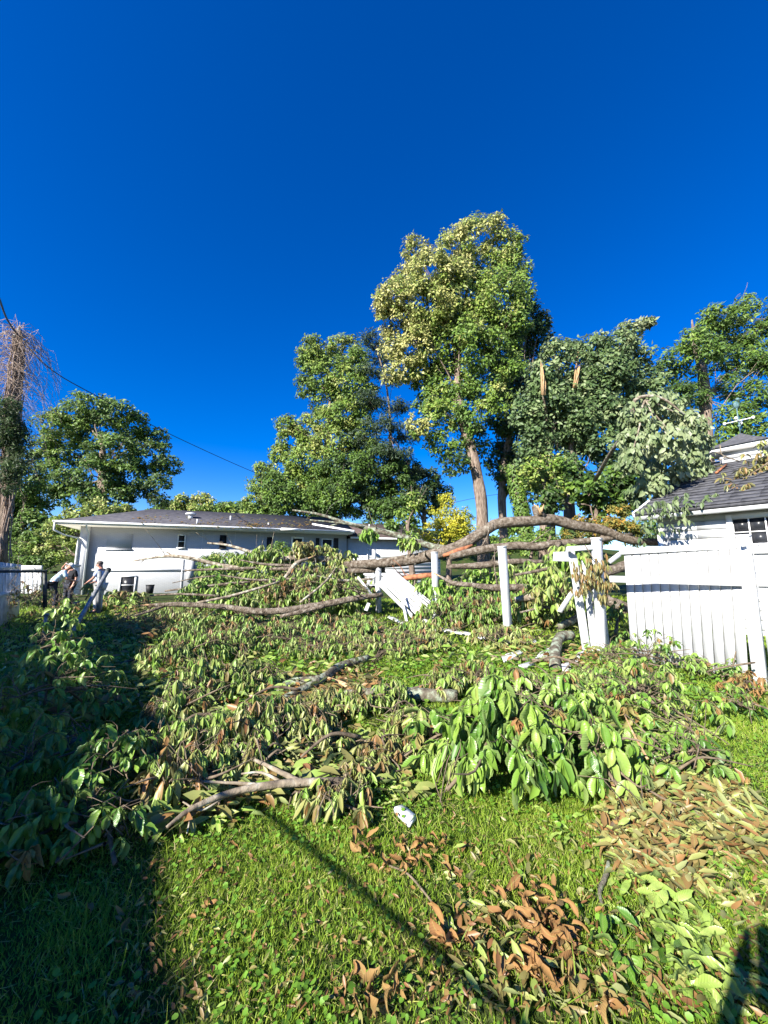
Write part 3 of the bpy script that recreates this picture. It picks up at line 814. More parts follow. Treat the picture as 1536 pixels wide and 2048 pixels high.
br = thing('fence_board', at(1230, 1110, 7.4), 'short white strut poking up at the free end of the standing fence panel', 'board', 'broken white fence pieces')
board4(br, [(1216, 1121), (1221, 1128), (1243, 1112), (1238, 1104)], 6.9)

# fallen panel leaning between the posts
lp = thing('fallen_fence_panel', at(850, 1235, 9.9), 'white fence panel of boards tipped over and slanting down to the right between two posts', 'fence panel')
quads = [[(762, 1162), (852, 1248), (866, 1240), (778, 1142)], [(779, 1141), (868, 1239), (880, 1231), (788, 1143)], [(790, 1143), (884, 1228), (880, 1218), (803, 1155)]]
c0, c1, d0, d1 = (760, 1163), (778, 1138), (854, 1252), (888, 1232)
for i in range(4):
    f0, f1 = i / 4 + .02, (i + 1) / 4 - .02
    L = lambda p, q, f: (p[0] + (q[0] - p[0]) * f, p[1] + (q[1] - p[1]) * f)
    top0, top1 = L(c0, c1, f0), L(c0, c1, f1)
    bot0, bot1 = L(d0, d1, f0), L(d0, d1, f1)
    board4(lp, [top0, bot0, bot1, top1], [11.6, 9.9 + .1 * i, 9.9 + .1 * i, 11.6])
board4(lp, [(779, 1139), (886, 1230), (882, 1220), (789, 1140)], [11.4, 9.8, 9.8, 11.4], .05, 'rail')
board4(lp, [(757, 1160), (826, 1228), (826, 1236), (756, 1168)], [11.55, 10, 10, 11.55], .05, 'rail')
board4(lp, [(803, 1184), (816, 1243), (811, 1244), (799, 1185)], [10.6, 9.7, 9.7, 10.6])
pieces = [
 ([(714, 1155), (717, 1152), (744, 1186), (739, 1188)], 11.0, 'thin white strip slanting down left of the rearmost standing post'),
 ([(734, 1162), (751, 1148), (753, 1152), (738, 1168)], 11.8, 'little white strip rising towards the post behind the slanting boards'),
 ([(728, 1220), (735, 1205), (741, 1207), (735, 1222)], 10.2, 'small upright white chip in leaves left of the fallen panel'),
 ([(775, 1236), (779, 1233), (822, 1252), (818, 1256)], 9.6, 'thin white strip among leaves at the foot of the fallen panel'),
 ([(705, 1246), (712, 1230), (717, 1233), (711, 1247)], 10.0, 'tiny white chip upright in leaves far left of the debris'),
 ([(868, 1256), (955, 1270), (955, 1274), (868, 1261)], 8.6, 'long white strip lying edge-on across the leaves before the posts'),
 ([(950, 1273), (1000, 1276), (998, 1280), (952, 1278)], 8.2, 'narrow white strip lying right of the long edge-on one'),
 ([(996, 1283), (1046, 1284), (1050, 1290), (1040, 1291)], 7.6, 'white splinter on the ground at the foot of the tallest bare post'),
 ([(1043, 1273), (1060, 1272), (1074, 1286), (1062, 1290)], 7.5, 'white chip among brown leaves right of the tallest bare post'),
 ([(1003, 1316), (1042, 1303), (1046, 1308), (1008, 1326)], 6.7, 'white board piece lying slantwise on the grass, leftmost of the litter near the curved log'),
 ([(1068, 1322), (1080, 1308), (1108, 1293), (1092, 1320)], 6.7, 'white broken board tipped up beside the curved lichened log'),
 ([(1037, 1334), (1060, 1327), (1072, 1330), (1050, 1337)], 6.4, 'flat white scrap on the grass left of the curved log'),
 ([(1123, 1332), (1138, 1328), (1144, 1341), (1126, 1345)], 6.2, 'ridged white block on the grass right of the curved log'),
 ([(1144, 1322), (1160, 1305), (1170, 1303), (1156, 1324)], 6.5, 'white splintered piece at the foot of the battered fence remnant'),
 ([(1010, 1312), (1030, 1306), (1040, 1308), (1018, 1314)], 6.9, 'thin white scrap just behind the leftmost slantwise board piece'),
 ([(788, 1618), (806, 1612), (831, 1633), (818, 1647)], 2.62, 'white broken fence cap lying alone on the grass in front of the leafy branch'),
]
for pts, Y, lab in pieces:
    g_ = gp(sum(p[0] for p in pts) / 4, sum(p[1] for p in pts) / 4)
    t = thing('fence_fragment', g_, lab, 'fence fragment', 'broken white fence pieces')
    if 'strip slanting' in lab or 'upright' in lab or 'rising' in lab:
        board4(t, pts, Y, .03)
    else:
        P = [gp(x, y, (.03 + .012 * (i_ > 1)) if Y < 3 else .035 + .02 * random.random()) for i_, (x, y) in enumerate(pts)]
        mb = MB(); mb.slab(*P, .012 if Y < 3 else .03); mb.build('board', 'old_white' if Y < 3 else 'white_vinyl', t, bevel=.003)
        if Y < 3:
            for i in range(4):
                mb = MB(); mb.bar(P[i] - [0, 0, .01], P[(i + 1) % 4] - [0, 0, .01], .008, .02); mb.build('rim', 'old_white', t)
        if 'block' in lab:
            for i in range(3): mb = MB(); f = (i + .5) / 3; mb.bar(P[0] + (P[1] - P[0]) * f + [0, 0, .01], P[3] + (P[2] - P[3]) * f + [0, 0, .01], .03, .02); mb.build('ridge', 'white_vinyl', t)

# ------------------------------------------------------------------ left side: picket fence, steel poles, blocks
lf = thing('picket_fence', at(45, 1215, 10), 'weathered white picket fence receding along the left edge', 'fence')
for i in range(15):
    f = i / 14
    x = -30 + 68 * f ** .8; Y = 8.6 + 4.4 * f
    w = .15
    top = at(x, 1122 + 7 * f, Y); bot = at(x, 1228 - 24 * f, Y); bot[2] = float(ground(bot[0], bot[1])) - .02
    dirv = np.array([-.02, 1, 0]) * w / 2
    k = random.uniform(-.04, .04)
    mb = MB(); mb.slab(bot - dirv, bot + dirv, top + dirv + [k, 0, 0], top - dirv + [k, 0, 0], .025); mb.build('picket', 'old_white', lf)
for z0 in (1135, 1195):
    mb = MB(); mb.bar(at(-30, z0, 8.6) + [.03, 0, 0], at(38, z0 - (0 if z0 < 1150 else 12), 13) + [.03, 0, 0], .04, .09); mb.build('rail', 'old_white', lf)
gt = thing('white_gate', at(62, 1190, 15), 'pale white gate panel behind the dark twigs at the left edge', 'gate')
for i in range(5):
    x = 42 + 8.2 * i; board4(gt, [(x, 1187), (x + 7.6, 1187), (x + 7.6, 1140), (x, 1140)], 15.0, .03, 'board', 'old_white')
board4(gt, [(41, 1140), (83, 1140), (83, 1131), (41, 1131)], 14.95, .06, 'top_rail', 'white_paint')
def pole_thing(name, label, pts, r, mat='steel', cat='pole', cap=True, group=None):
    P = [at(*p) for p in pts]
    t = thing(name, P[0], label, cat, group)
    mb = MB(); mb.tube(P, r, 10); mb.build('shaft', mat, t, smooth=True)
    if cap:
        d = nrm(P[-1] - P[-2]); mb = MB(); mb.tube([P[-1] - d * .02, P[-1] + d * .09], r * 1.25, 10); mb.build('end_cap', 'dark_steel', t, smooth=True)
    return t
pole_thing('steel_pole', 'galvanised steel pole leaning diagonally out of the shade at the left', [(138, 1276, 9.0), (215, 1143, 10.6)], .052)
t = pole_thing('steel_post', 'upright grey steel fence post in front of the man in blue', [(197, 1226, 11.5), (199, 1142, 11.5)], .055, cap=False)
pole_thing('steel_post', 'dark thin steel post upright left of the leaning pole', [(90, 1215, 11), (90, 1140, 11)], .05, 'dark_steel', cap=False)
pole_thing('fence_rail', 'dark rusty rail running level across the picket fence at left edge', [(-25, 1143, 9.5), (92, 1143, 11)], .035, 'dark_steel', 'rail', False)
s = thing('stake', at(85, 1290, 9), 'short pale stake in the dark grass below the dark steel post', 'stake')
mb = MB(); mb.bar(gp(85, 1290), gp(85, 1290) + [0, 0, .62], .045, .045, (0, 1, 0)); mb.build('shaft', 'steel', s)
mb = MB(); mb.bar(gp(85, 1290) + [-.06, 0, .62], gp(85, 1290) + [.07, 0, .62], .05, .05); mb.build('head', 'steel', s)
for px, py, lab in ((112, 1204, 'dark grey concrete block in the shade, leftmost of the low row'), (134, 1202, 'dark grey concrete block in the shade, middle of the low row'), (152, 1207, 'dark grey concrete block in the shade, right end of the low row')):
    g_ = gp(px, py + 6); b = MB(); b.bar(g_ + [-.14, .1, .09], g_ + [.16, .0, .09], .22, .2)
    tag(b.build('concrete_block', 'stone', None, bevel=.02), lab, 'block', 'low row of blocks')
# utility cabinet and bucket by the house
uc = thing('utility_cabinet', at(137, 1184, 22), 'pale grey utility cabinet against the house corner behind the two men', 'cabinet')
board4(uc, [(130, 1188), (146, 1188), (146, 1133), (130, 1133)], 21.5, .5, 'body', 'old_white')
board4(uc, [(129, 1133), (147, 1133), (147, 1129), (129, 1129)], 21.45, .55, 'lid', 'white_paint')
bk = thing('bucket', at(299, 1187, 22.8), 'black plastic bucket standing at the foot of the white house wall', 'bucket')
b0 = at(299, 1187, 22.8)
mb = MB(); mb.tube([b0, b0 + [0, 0, .48]], [.17, .22], 18); mb.build('body', 'dark', bk, smooth=False)
mb = MB(); mb.tube([b0 + [0, 0, .46], b0 + [0, 0, .5]], [.235, .235], 18); mb.build('rim', 'dark', bk)

# ------------------------------------------------------------------ utility pole in dead vines, cables
pole = thing('utility_pole', at(12, 1110, 16), 'tall leaning utility pole wrapped in dead grey vines at the left edge', 'utility pole')
pp = [at(2, 1130, 16), at(14, 960, 16), at(28, 800, 16), at(37, 660, 16)]
mb = MB(); mb.tube(pp, [.18, .16, .14, .12], 10, wob=.08, sub=5); mb.build('shaft', 'trunk_grey', pole, smooth=True)
mb = MB(); q = pp[-1]; mb.bar(q + [-.1, 0, -.35], q + [.1, 0, -.35], .3, .12); mb.tube([q + [.12, -.1, -.15], q + [.12, -.1, .12]], .05, 8); mb.build('insulator', 'steel', pole)
mb = MB()
for i in range(60):                                   # vines climbing the pole
    a0 = random.uniform(0, 6.28); f0 = random.uniform(0, .55); f1 = random.uniform(.6, 1.0); pts = []
    for k in range(9):
        f = f0 + (f1 - f0) * k / 8; base = pp[0] + (pp[3] - pp[0]) * f; a0 += random.gauss(.2, .3); rr = random.uniform(.13, .32)
        pts.append(base + [math.cos(a0) * rr, math.sin(a0) * rr, random.gauss(0, .1)])
    mb.tube(pts, random.uniform(.014, .032), 4, cap=False)
for i in range(420):                                  # loose ends arching out of the head
    f = 1.0 - abs(random.gauss(0, .22)); f = max(.3, f)
    p = pp[0] + (pp[3] - pp[0]) * f; a0 = random.uniform(0, 6.28); reach = random.uniform(.25, 1.9) * (1.0 if f > .6 else .8); pts = [p]
    lift = random.uniform(-.1, .8)
    for k in range(1, 6):
        s_ = k / 5; pts.append(p + [math.cos(a0) * reach * s_, math.sin(a0) * reach * s_, lift * math.sin(s_ * 2.2) - reach * 1.1 * s_ * s_ * random.uniform(.6, 1.3)])
        a0 += random.gauss(0, .4)
    mb.tube(pts, np.linspace(.013, .005, 6), 3, cap=False)
mb.build('dead_vine', 'vine', pole)['kind'] = 'stuff'

def cable(name, label, pts, r, sag=0.0):
    mb = MB(); mb.tube(pts, r, 6, sub=8); o = mb.build(name, 'wire', None, smooth=True)
    return tag(o, label, 'cable')
cable('power_cable', 'black overhead cable coming from the top left corner to the vine-covered pole', [at(-40, 520, 6.0), at(-4, 592, 9.0), at(15, 640, 12.5), at(37, 672, 16)], .03)
cable('power_cable', 'thin black overhead cable sagging from the vine-covered pole to the trees beyond the house', [at(37, 672, 16), at(100, 737, 20), at(180, 785, 25), at(350, 873, 35), at(500, 941, 44), at(600, 980, 52)], .03)
cable('service_cable', 'faint dark cable crossing the sky gap between tall trunk and ivied trunk', [at(840, 1020, 40), at(1000, 988, 40), at(1150, 985, 40)], .02)
w0, w1 = gp(560, 1640), gp(1000, 2000)
Sx = np.array([SUN_TO.x, SUN_TO.y, math.tan(SUN_EL)])
A1, A2 = w0 + Sx * 3.0, w1 + Sx * 3.0
dv = A2 - A1
cable('guy_cable', 'thick dark guy cable strung low behind the viewer', [A1 - dv * 9, A1 - dv * 4, A1, A2, A2 + dv * 3], .017)
# ------------------------------------------------------------------ standing trees
def crown_leaves(lb, lobes, Y, leaf, dens=1.0, tint=0.45, tj=0.1, flat=1.0, sub=0.34, droop=0.0, wr=0.55, depth=0.8, shell=0.5, jitter_y=None):
    """lobes: (px, py, rx, ry[, tint[, depth offset m]]); clumps of leaves through each lobe's volume"""
    centres = []
    for l in lobes:
        px, py, rx, ry = l[:4]
        ti = l[4] if len(l) > 4 and l[4] is not None else tint
        jy = jitter_y if jitter_y is not None else rx * ppm(px, py, Y) * 0.7
        dy = l[5] if len(l) > 5 else random.uniform(-jy, jy)
        c = at(px, py, Y + dy); m = ppm(px, py, Y + dy)
        R = np.array([rx * m, rx * m * depth, ry * m])
        centres.append(c)
        rs = sub * (R[0] * R[2]) ** .5
        ns = max(5, int(3.3 * dens / (sub / .34) ** 2))
        ns = int(ns * 7.5)
        u = unit(ns); rad = shell + (1 - shell) * rng.random((ns, 1)) ** .6
        C = c + u * rad * R * (1 - .35 * sub)
        rsub = rs * rng.uniform(.6, 1.3, ns)
        st = ti + rng.normal(0, tj, ns)
        k = max(10, int(12 * dens * (rs / leaf) ** 2))
        v = unit(ns * k); rr = rng.random((ns * k, 1)) ** .45
        scale = np.array([1, 1, flat * .75])
        P = np.repeat(C, k, 0) + v * rr * np.repeat(rsub, k)[:, None] * scale
        N = nrm(v * .6 + np.repeat(u, k, 0) * .35 + np.array([-.2, -.25, .5]) + rng.normal(0, .45, (ns * k, 3)))
        D = np.cross(N, unit(ns * k)) + v * .35 - np.array([0, 0, .25 + droop])
        L = leaf * rng.uniform(.65, 1.3, ns * k)
        lb.add(P, D, N, L, L * wr * rng.uniform(.8, 1.2, ns * k), np.clip(np.repeat(st, k) + rng.normal(0, .07, ns * k), 0, 1), rng.uniform(.1, .5, ns * k), rng.uniform(-.05, .3, ns * k))
    return centres

def limb(mb, p, q, r0, r1, bend=.1, n=7):
    p, q = np.asarray(p, float), np.asarray(q, float)
    L = np.linalg.norm(q - p)
    pts = [p + (q - p) * f + rng.normal(0, bend * L * .25, 3) * math.sin(f * 3.14) + [0, 0, bend * L * math.sin(f * 3.14) * .4] for f in np.linspace(0, 1, 5)]
    mb.tube(pts, np.linspace(r0, r1, 5), n, cap=False, sub=2)

def tree(name, label, lobes, Y, leaf, trunk=None, mat='tree_leaf', bark='trunk_grey', cat='tree', group=None, limbs=8, tpl=LEAF_LO, **kw):
    g0 = trunk[0] if trunk is not None else None
    base = at(*g0[:3]) if g0 is not None else np.array([at(lobes[0][0], 1150, Y)[0], Y, float(ground(at(lobes[0][0], 1150, Y)[0], Y))])
    if g0 is not None: base[2] = float(ground(base[0], base[1]))
    t = thing(name, base, label, cat, group)
    lb = LB(); cs = crown_leaves(lb, lobes, Y, leaf * .78, **kw)
    lb.build('crown', mat, t, tpl)
    mb = MB()
    if trunk is not None:
        pts = [base - [0, 0, .3]] + [at(*q[:3]) for q in trunk]
        rr = [trunk[0][3] * 1.25] + [q[3] for q in trunk]
    else:
        c = np.mean(cs, 0); top = cs[0]
        pts = [base - [0, 0, .2], base + (c - base) * .5, c]; r_ = .03 * abs(c[2] - base[2]) + .05
        rr = [r_, r_ * .8, r_ * .4]
    mb.tube(pts, rr, 10, wob=.05, sub=4)
    tb = mb.build('trunk', bark, t, smooth=True)
    if limbs:
        tp = np.array(pts)
        order = random.sample(range(len(cs)), min(limbs, len(cs)))
        for j in order:
            c = cs[j]; f = random.uniform(.45, .98); k = f * (len(tp) - 1); i0 = min(int(k), len(tp) - 2)
            p = tp[i0] + (tp[i0 + 1] - tp[i0]) * (k - i0)
            if p[2] > c[2]: p = tp[max(1, len(tp) // 2)]
            mb = MB(); r_ = max(.035, rr[-1] * .55); limb(mb, p, c, r_, .02)
            for _ in range(3): limb(mb, p + (c - p) * random.uniform(.4, .9), c + unit(1)[0] * 1.2 * random.random() + [0, 0, .4], r_ * .4, .01)
            mb.build('limb', bark, t, smooth=True)
    return t

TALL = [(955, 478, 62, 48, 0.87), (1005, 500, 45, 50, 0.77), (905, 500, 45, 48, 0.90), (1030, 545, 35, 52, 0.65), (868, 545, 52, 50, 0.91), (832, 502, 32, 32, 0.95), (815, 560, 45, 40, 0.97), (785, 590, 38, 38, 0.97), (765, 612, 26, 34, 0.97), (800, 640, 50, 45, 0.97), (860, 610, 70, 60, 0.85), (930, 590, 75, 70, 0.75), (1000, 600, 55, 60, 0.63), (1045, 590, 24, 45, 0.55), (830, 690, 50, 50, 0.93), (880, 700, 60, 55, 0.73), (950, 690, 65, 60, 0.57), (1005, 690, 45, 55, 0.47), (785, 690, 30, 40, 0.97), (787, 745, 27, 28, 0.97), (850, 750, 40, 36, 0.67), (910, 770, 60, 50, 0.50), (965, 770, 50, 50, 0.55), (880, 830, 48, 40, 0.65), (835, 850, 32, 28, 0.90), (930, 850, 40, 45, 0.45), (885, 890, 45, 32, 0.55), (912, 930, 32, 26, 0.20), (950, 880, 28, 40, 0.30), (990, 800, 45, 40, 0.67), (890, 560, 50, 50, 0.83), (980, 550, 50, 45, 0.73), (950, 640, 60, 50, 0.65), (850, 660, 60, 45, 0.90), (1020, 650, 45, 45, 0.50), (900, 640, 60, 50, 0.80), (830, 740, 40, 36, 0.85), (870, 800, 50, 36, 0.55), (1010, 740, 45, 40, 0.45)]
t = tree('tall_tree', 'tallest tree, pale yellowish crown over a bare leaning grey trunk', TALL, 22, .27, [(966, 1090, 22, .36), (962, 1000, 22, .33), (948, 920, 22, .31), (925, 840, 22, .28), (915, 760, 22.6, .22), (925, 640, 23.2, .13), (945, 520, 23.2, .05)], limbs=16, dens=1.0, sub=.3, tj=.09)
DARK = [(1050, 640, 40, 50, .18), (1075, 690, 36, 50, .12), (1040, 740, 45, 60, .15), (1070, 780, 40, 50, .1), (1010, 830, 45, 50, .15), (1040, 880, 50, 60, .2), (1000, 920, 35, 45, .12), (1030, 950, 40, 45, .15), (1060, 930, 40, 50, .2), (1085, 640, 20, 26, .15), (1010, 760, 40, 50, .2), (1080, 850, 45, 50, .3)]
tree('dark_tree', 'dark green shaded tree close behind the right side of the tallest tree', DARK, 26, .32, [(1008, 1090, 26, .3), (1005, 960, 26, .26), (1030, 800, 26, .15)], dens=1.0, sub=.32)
MAPLE = [(622, 695, 32, 24, 0.70), (615, 725, 25, 30, 0.63), (690, 700, 45, 30, 0.72), (715, 730, 30, 40, 0.58), (650, 745, 45, 40, 0.60), (700, 770, 45, 40, 0.63), (610, 770, 26, 28, 0.48), (650, 800, 50, 36, 0.66), (690, 830, 50, 40, 0.70), (625, 860, 48, 40, 0.74), (665, 890, 48, 36, 0.74), (585, 880, 38, 36, 0.74), (560, 905, 22, 28, 0.68), (615, 920, 48, 36, 0.68), (720, 850, 34, 36, 0.53), (700, 905, 34, 30, 0.68), (570, 945, 36, 30, 0.64), (735, 790, 30, 36, 0.58), (590, 960, 45, 36, 0.68), (650, 960, 50, 36, 0.58), (610, 1000, 50, 30, 0.58), (730, 900, 36, 36, 0.53), (570, 850, 22, 24, 0.68), (640, 720, 26, 26, 0.58)]
tree('maple_tree', 'bright green bushy maple with lumpy crown left of the pine', MAPLE, 40, .4, [(650, 1060, 40, .35), (655, 900, 40, .28), (660, 800, 40, .1)], dens=1.0, sub=.33, tj=.1)
# pine: flat layers of needles
PINE = [(735, 672, 26, 10, .6), (752, 690, 34, 13, .55), (770, 715, 40, 14, .5), (742, 740, 44, 14, .5), (788, 755, 40, 13, .45), (735, 800, 50, 15, .45), (790, 815, 48, 14, .4), (770, 850, 60, 16, .5), (815, 870, 50, 14, .45), (730, 880, 56, 16, .45), (790, 905, 62, 16, .5), (720, 930, 60, 18, .4), (825, 945, 50, 14, .55), (770, 965, 64, 18, .5), (700, 985, 60, 16, .45), (835, 985, 44, 14, .5), (760, 1010, 60, 16, .4), (690, 850, 40, 13, .4)]
tree('pine_tree', 'grey green pine with thin flat layered boughs, between maple and tallest tree', PINE, 39, .55, [(780, 1060, 39, .28), (779, 960, 39, .22), (781, 870, 39, .17), (774, 780, 39, .1), (752, 690, 39, .05)], mat='needle', bark='trunk_grey', limbs=14, dens=1.6, sub=.36, wr=.2, flat=.9, shell=.1, tj=.13)
IVY = [(600, 985, 50, 40, 0.48), (560, 1000, 36, 34, 0.40), (660, 960, 50, 40, 0.36), (650, 1010, 60, 36, 0.42), (720, 1010, 50, 32, 0.36), (545, 965, 26, 30, 0.42), (690, 1000, 50, 40, 0.32), (770, 1020, 36, 26, 0.28), (620, 1025, 60, 20, 0.36), (740, 960, 40, 36, 0.26), (530, 1020, 26, 22, 0.46), (800, 1000, 50, 34, 0.36), (690, 940, 60, 40, 0.38), (760, 920, 50, 40, 0.34), (800, 950, 40, 36, 0.26)]
tree('ivy_covered_tree', 'dense ivy-draped dark green trees right behind the long roof', IVY, 37.5, .36, dens=1.3, sub=.3, tj=.1, limbs=4)
tree('small_tree', 'small dark tree in the sky gap between pine and tallest trunk', [(850, 960, 34, 28, .12), (880, 985, 26, 22, .1), (830, 1000, 36, 26, .25), (860, 1010, 36, 24, .2), (815, 940, 30, 26, .2)], 41, .42, dens=1.1)
tree('golden_shrub', 'golden yellow-green cedar shrub left of the bare leaning trunk', [(895, 1000, 18, 20, .55), (888, 1030, 34, 24, .6), (905, 1050, 40, 22, .7), (872, 1062, 42, 22, .65), (925, 1062, 34, 20, .72), (890, 1080, 60, 18, .6), (930, 1032, 20, 18, .3)], 19, .16, mat='gold_leaf', cat='shrub', dens=1.0, sub=.3, wr=.4, limbs=0, tj=.2)
tree('leafy_sapling', 'pale leafy sapling standing in front of the golden shrub by the lower wing', [(830, 1000, 18, 24, .6), (812, 1030, 22, 22, .55), (825, 1050, 22, 22, .5), (785, 1050, 16, 16, .5), (815, 1075, 24, 16, .45)], 17, .2, cat='tree', dens=.6, sub=.4, limbs=3)

# snapped trees right of the tall one
SNAP = [(1100, 800, 50, 40, .5), (1140, 860, 50, 40, .5), (1090, 850, 40, 36, .48), (1120, 705, 45, 26, 0.69), (1085, 760, 40, 45, 0.56), (1060, 820, 34, 50, 0.49), (1130, 765, 45, 40, 0.64), (1075, 880, 36, 45, 0.49), (1110, 830, 45, 45, 0.50), (1055, 910, 30, 40, 0.44), (1120, 930, 45, 30, 0.42), (1160, 830, 40, 40, 0.54)]
t = tree('snapped_tree', 'broken tree with a tall pale splinter, the left one of two snapped trunks', SNAP, 17.5, .26, [(1103, 1080, 17.5, .2), (1100, 950, 17.5, .18), (1092, 850, 17.5, .12), (1087, 785, 16.6, .06)], dens=.95, sub=.36, tj=.13, wr=.6, mat='grey_leaf')
mb = MB()
for i in range(7):
    a0 = random.uniform(0, 6.28); p = at(1087 + 3 * math.cos(a0), 790, 16.4 + .08 * math.sin(a0)); q = at(1085 + random.uniform(-5, 4), random.uniform(716, 765), 16.4 + .05 * math.sin(a0))
    mb.tube([p, p + (q - p) * .55 + rng.normal(0, .03, 3), q], [.05, .035, .006], 5)
mb.build('splinter', 'split_wood', t)
SNAP2 = [(1170, 800, 50, 40, .55), (1210, 760, 50, 40, .55), (1160, 840, 50, 36, .5), (1240, 820, 50, 40, .55), (1150, 760, 30, 30, .5), (1190, 700, 45, 34, 0.54), (1240, 690, 40, 34, 0.56), (1262, 655, 28, 12, 0.84), (1295, 645, 16, 8, 0.84), (1220, 735, 50, 40, 0.50), (1275, 720, 36, 40, 0.56), (1180, 760, 45, 40, 0.54), (1240, 785, 50, 45, 0.50), (1200, 820, 50, 45, 0.48), (1250, 850, 45, 45, 0.54), (1165, 880, 50, 40, 0.49), (1215, 900, 50, 45, 0.39), (1300, 770, 36, 36, 0.54), (1150, 700, 24, 24, 0.64)]
t = tree('snapped_tree', 'broken tree with a shorter orange splinter, the right one of two snapped trunks', SNAP2, 18.5, .26, [(1143, 1080, 18.5, .3), (1138, 1000, 18.5, .26), (1142, 900, 18.3, .12), (1150, 770, 17.6, .06)], dens=.95, sub=.35, tj=.13, wr=.6, mat='grey_leaf')
mb = MB()
for i in range(6):
    a0 = random.uniform(0, 6.28); p = at(1150 + 3 * math.cos(a0), 775, 17.2 + .08 * math.sin(a0)); q = at(1158 + random.uniform(-5, 4), random.uniform(692, 745), 17.2)
    mb.tube([p, p + (q - p) * .55 + rng.normal(0, .03, 3), q], [.04, .03, .006], 5)
mb.build('splinter', 'split_wood', t)
BIG = [(1180, 980, 50, 30, .38), (1225, 965, 46, 36, .45), (1205, 1010, 46, 26, .42), (1150, 955, 36, 34, .25), (1250, 1000, 40, 30, .34), (1110, 960, 40, 36, .2), (1095, 1000, 30, 30, .16), (1270, 950, 36, 40, .2)]
tree('broadleaf_tree', 'bright broad-leaved young tree low in front of the snapped trunks', BIG, 16, .27, [(1190, 1090, 16, .1), (1195, 980, 16, .06)], dens=1.0, sub=.34, tj=.13, wr=.75)
tree('yellowing_bush', 'yellow-green wilting bough mass hanging beside the ivied trunk', [(1080, 960, 34, 30, .72), (1100, 930, 36, 24, .62), (1065, 940, 24, 26, .7), (1110, 975, 26, 24, .7)], 16, .2, cat='bush', dens=.9, limbs=2, sub=.36)
t = thing('ivied_trunk', at(1050, 1090, 20), 'trunk thickly covered in green ivy leaning beside the bare grey trunk', 'tree')
mb = MB(); ip = [at(1056, 1110, 20), at(1048, 1040, 20), at(1036, 990, 20), at(1026, 930, 20)]; mb.tube(ip, [.3, .27, .25, .2], 10, sub=4); mb.build('trunk', 'trunk_grey', t, smooth=True)
lb = LB(); n = 2600
k = rng.random(n) * 2.999; i0 = k.astype(int); ipa = np.array(ip); c = ipa[i0] + (ipa[i0 + 1] - ipa[i0]) * (k - i0)[:, None]; a0 = rng.random(n) * 6.28
o_ = np.c_[np.cos(a0), np.sin(a0), np.zeros(n)]
lb.add(c + o_ * rng.uniform(.28, .45, n)[:, None], np.c_[np.zeros((n, 2)), -np.ones(n)] + o_ * .4 + rng.normal(0, .2, (n, 3)), o_ + [0, 0, .4], .13, .12, np.clip(rng.normal(.5, .12, n), 0, 1))
lb.build('ivy', 'tree_leaf', t)['kind'] = 'stuff'

# pale drooping bough hanging over the garage corner
HANG = [(1300, 805, 40, 22, .74), (1345, 830, 46, 34, .8), (1385, 850, 30, 30, .76), (1290, 860, 36, 36, .72), (1340, 880, 50, 40, .82), (1385, 900, 34, 36, .75), (1290, 915, 44, 36, .78), (1340, 930, 46, 36, .8), (1380, 950, 36, 32, .72), (1310, 965, 40, 30, .74), (1405, 925, 20, 30, .6), (1260, 880, 26, 30, .66), (1275, 985, 22, 18, .5), (1265, 830, 30, 30, .7), (1260, 920, 24, 26, .66), (1400, 880, 24, 26, .72), (1320, 800, 36, 18, .7)]
t = thing('hanging_bough', at(1330, 1090, 12), 'huge pale green drooping bough hung down over the garage roof corner', 'bough')
lb = LB(); lc = crown_leaves(lb, [(*l[:4], l[4] - .12) for l in HANG], 10.8, .17, dens=.8, sub=.34, droop=.9, wr=.5, tj=.1, shell=.25, jitter_y=1.2)
for (x, y0, y1) in ((1288, 1000, 1085), (1345, 990, 1055), (1372, 985, 1040), (1310, 1000, 1060), (1415, 985, 1020), (1330, 1000, 1030)):
    C = np.array([at(x + random.gauss(0, 8), y, 8.6 + random.gauss(0, .12)) for y in np.linspace(y0, y1, 9)])
    lb.add(*whorls(C, 5, .15, 1.2, .42, .12))
lb.build('leaves', 'wilted_pale', t, LEAF_MID)['kind'] = 'stuff'
mb = MB()
mb.tube([at(1190, 960, 15), at(1225, 900, 12.5), at(1262, 850, 11), at(1270, 800, 10.6), at(1320, 795, 10.5), at(1370, 830, 10.4)], [.09, .07, .06, .05, .04, .02], 6, sub=4)
mb.build('stem', 'bark_pale', t, smooth=True)
for c in lc[::2]:
    mb = MB(); limb(mb, at(1290, 800, 10.6), c, .03, .012); mb.build('twig', 'bark_pale', t, smooth=True)

RIGHT = [(1385, 680, 34, 30, .5, -1.5), (1420, 700, 30, 24, .45, -1.8), (1500, 605, 22, 20, 0.55), (1480, 630, 30, 26, 0.50), (1440, 630, 40, 26, 0.53), (1420, 665, 42, 32, 0.47), (1470, 675, 50, 34, 0.45), (1520, 670, 36, 34, 0.47), (1395, 690, 36, 30, 0.43), (1440, 715, 46, 26, 0.41), (1500, 720, 50, 34, 0.40), (1545, 720, 40, 40, 0.45), (1355, 715, 36, 24, 0.50), (1330, 745, 30, 26, 0.41), (1370, 760, 40, 30, 0.31), (1460, 770, 40, 32, 0.27), (1510, 790, 46, 36, 0.29), (1350, 800, 40, 36, 0.25), (1390, 790, 26, 30, 0.27), (1470, 830, 46, 30, 0.45), (1520, 850, 40, 30, 0.50), (1450, 870, 44, 24, 0.60), (1490, 890, 44, 20, 0.55), (1550, 640, 30, 36, 0.45), (1420, 900, 30, 20, 0.55)]
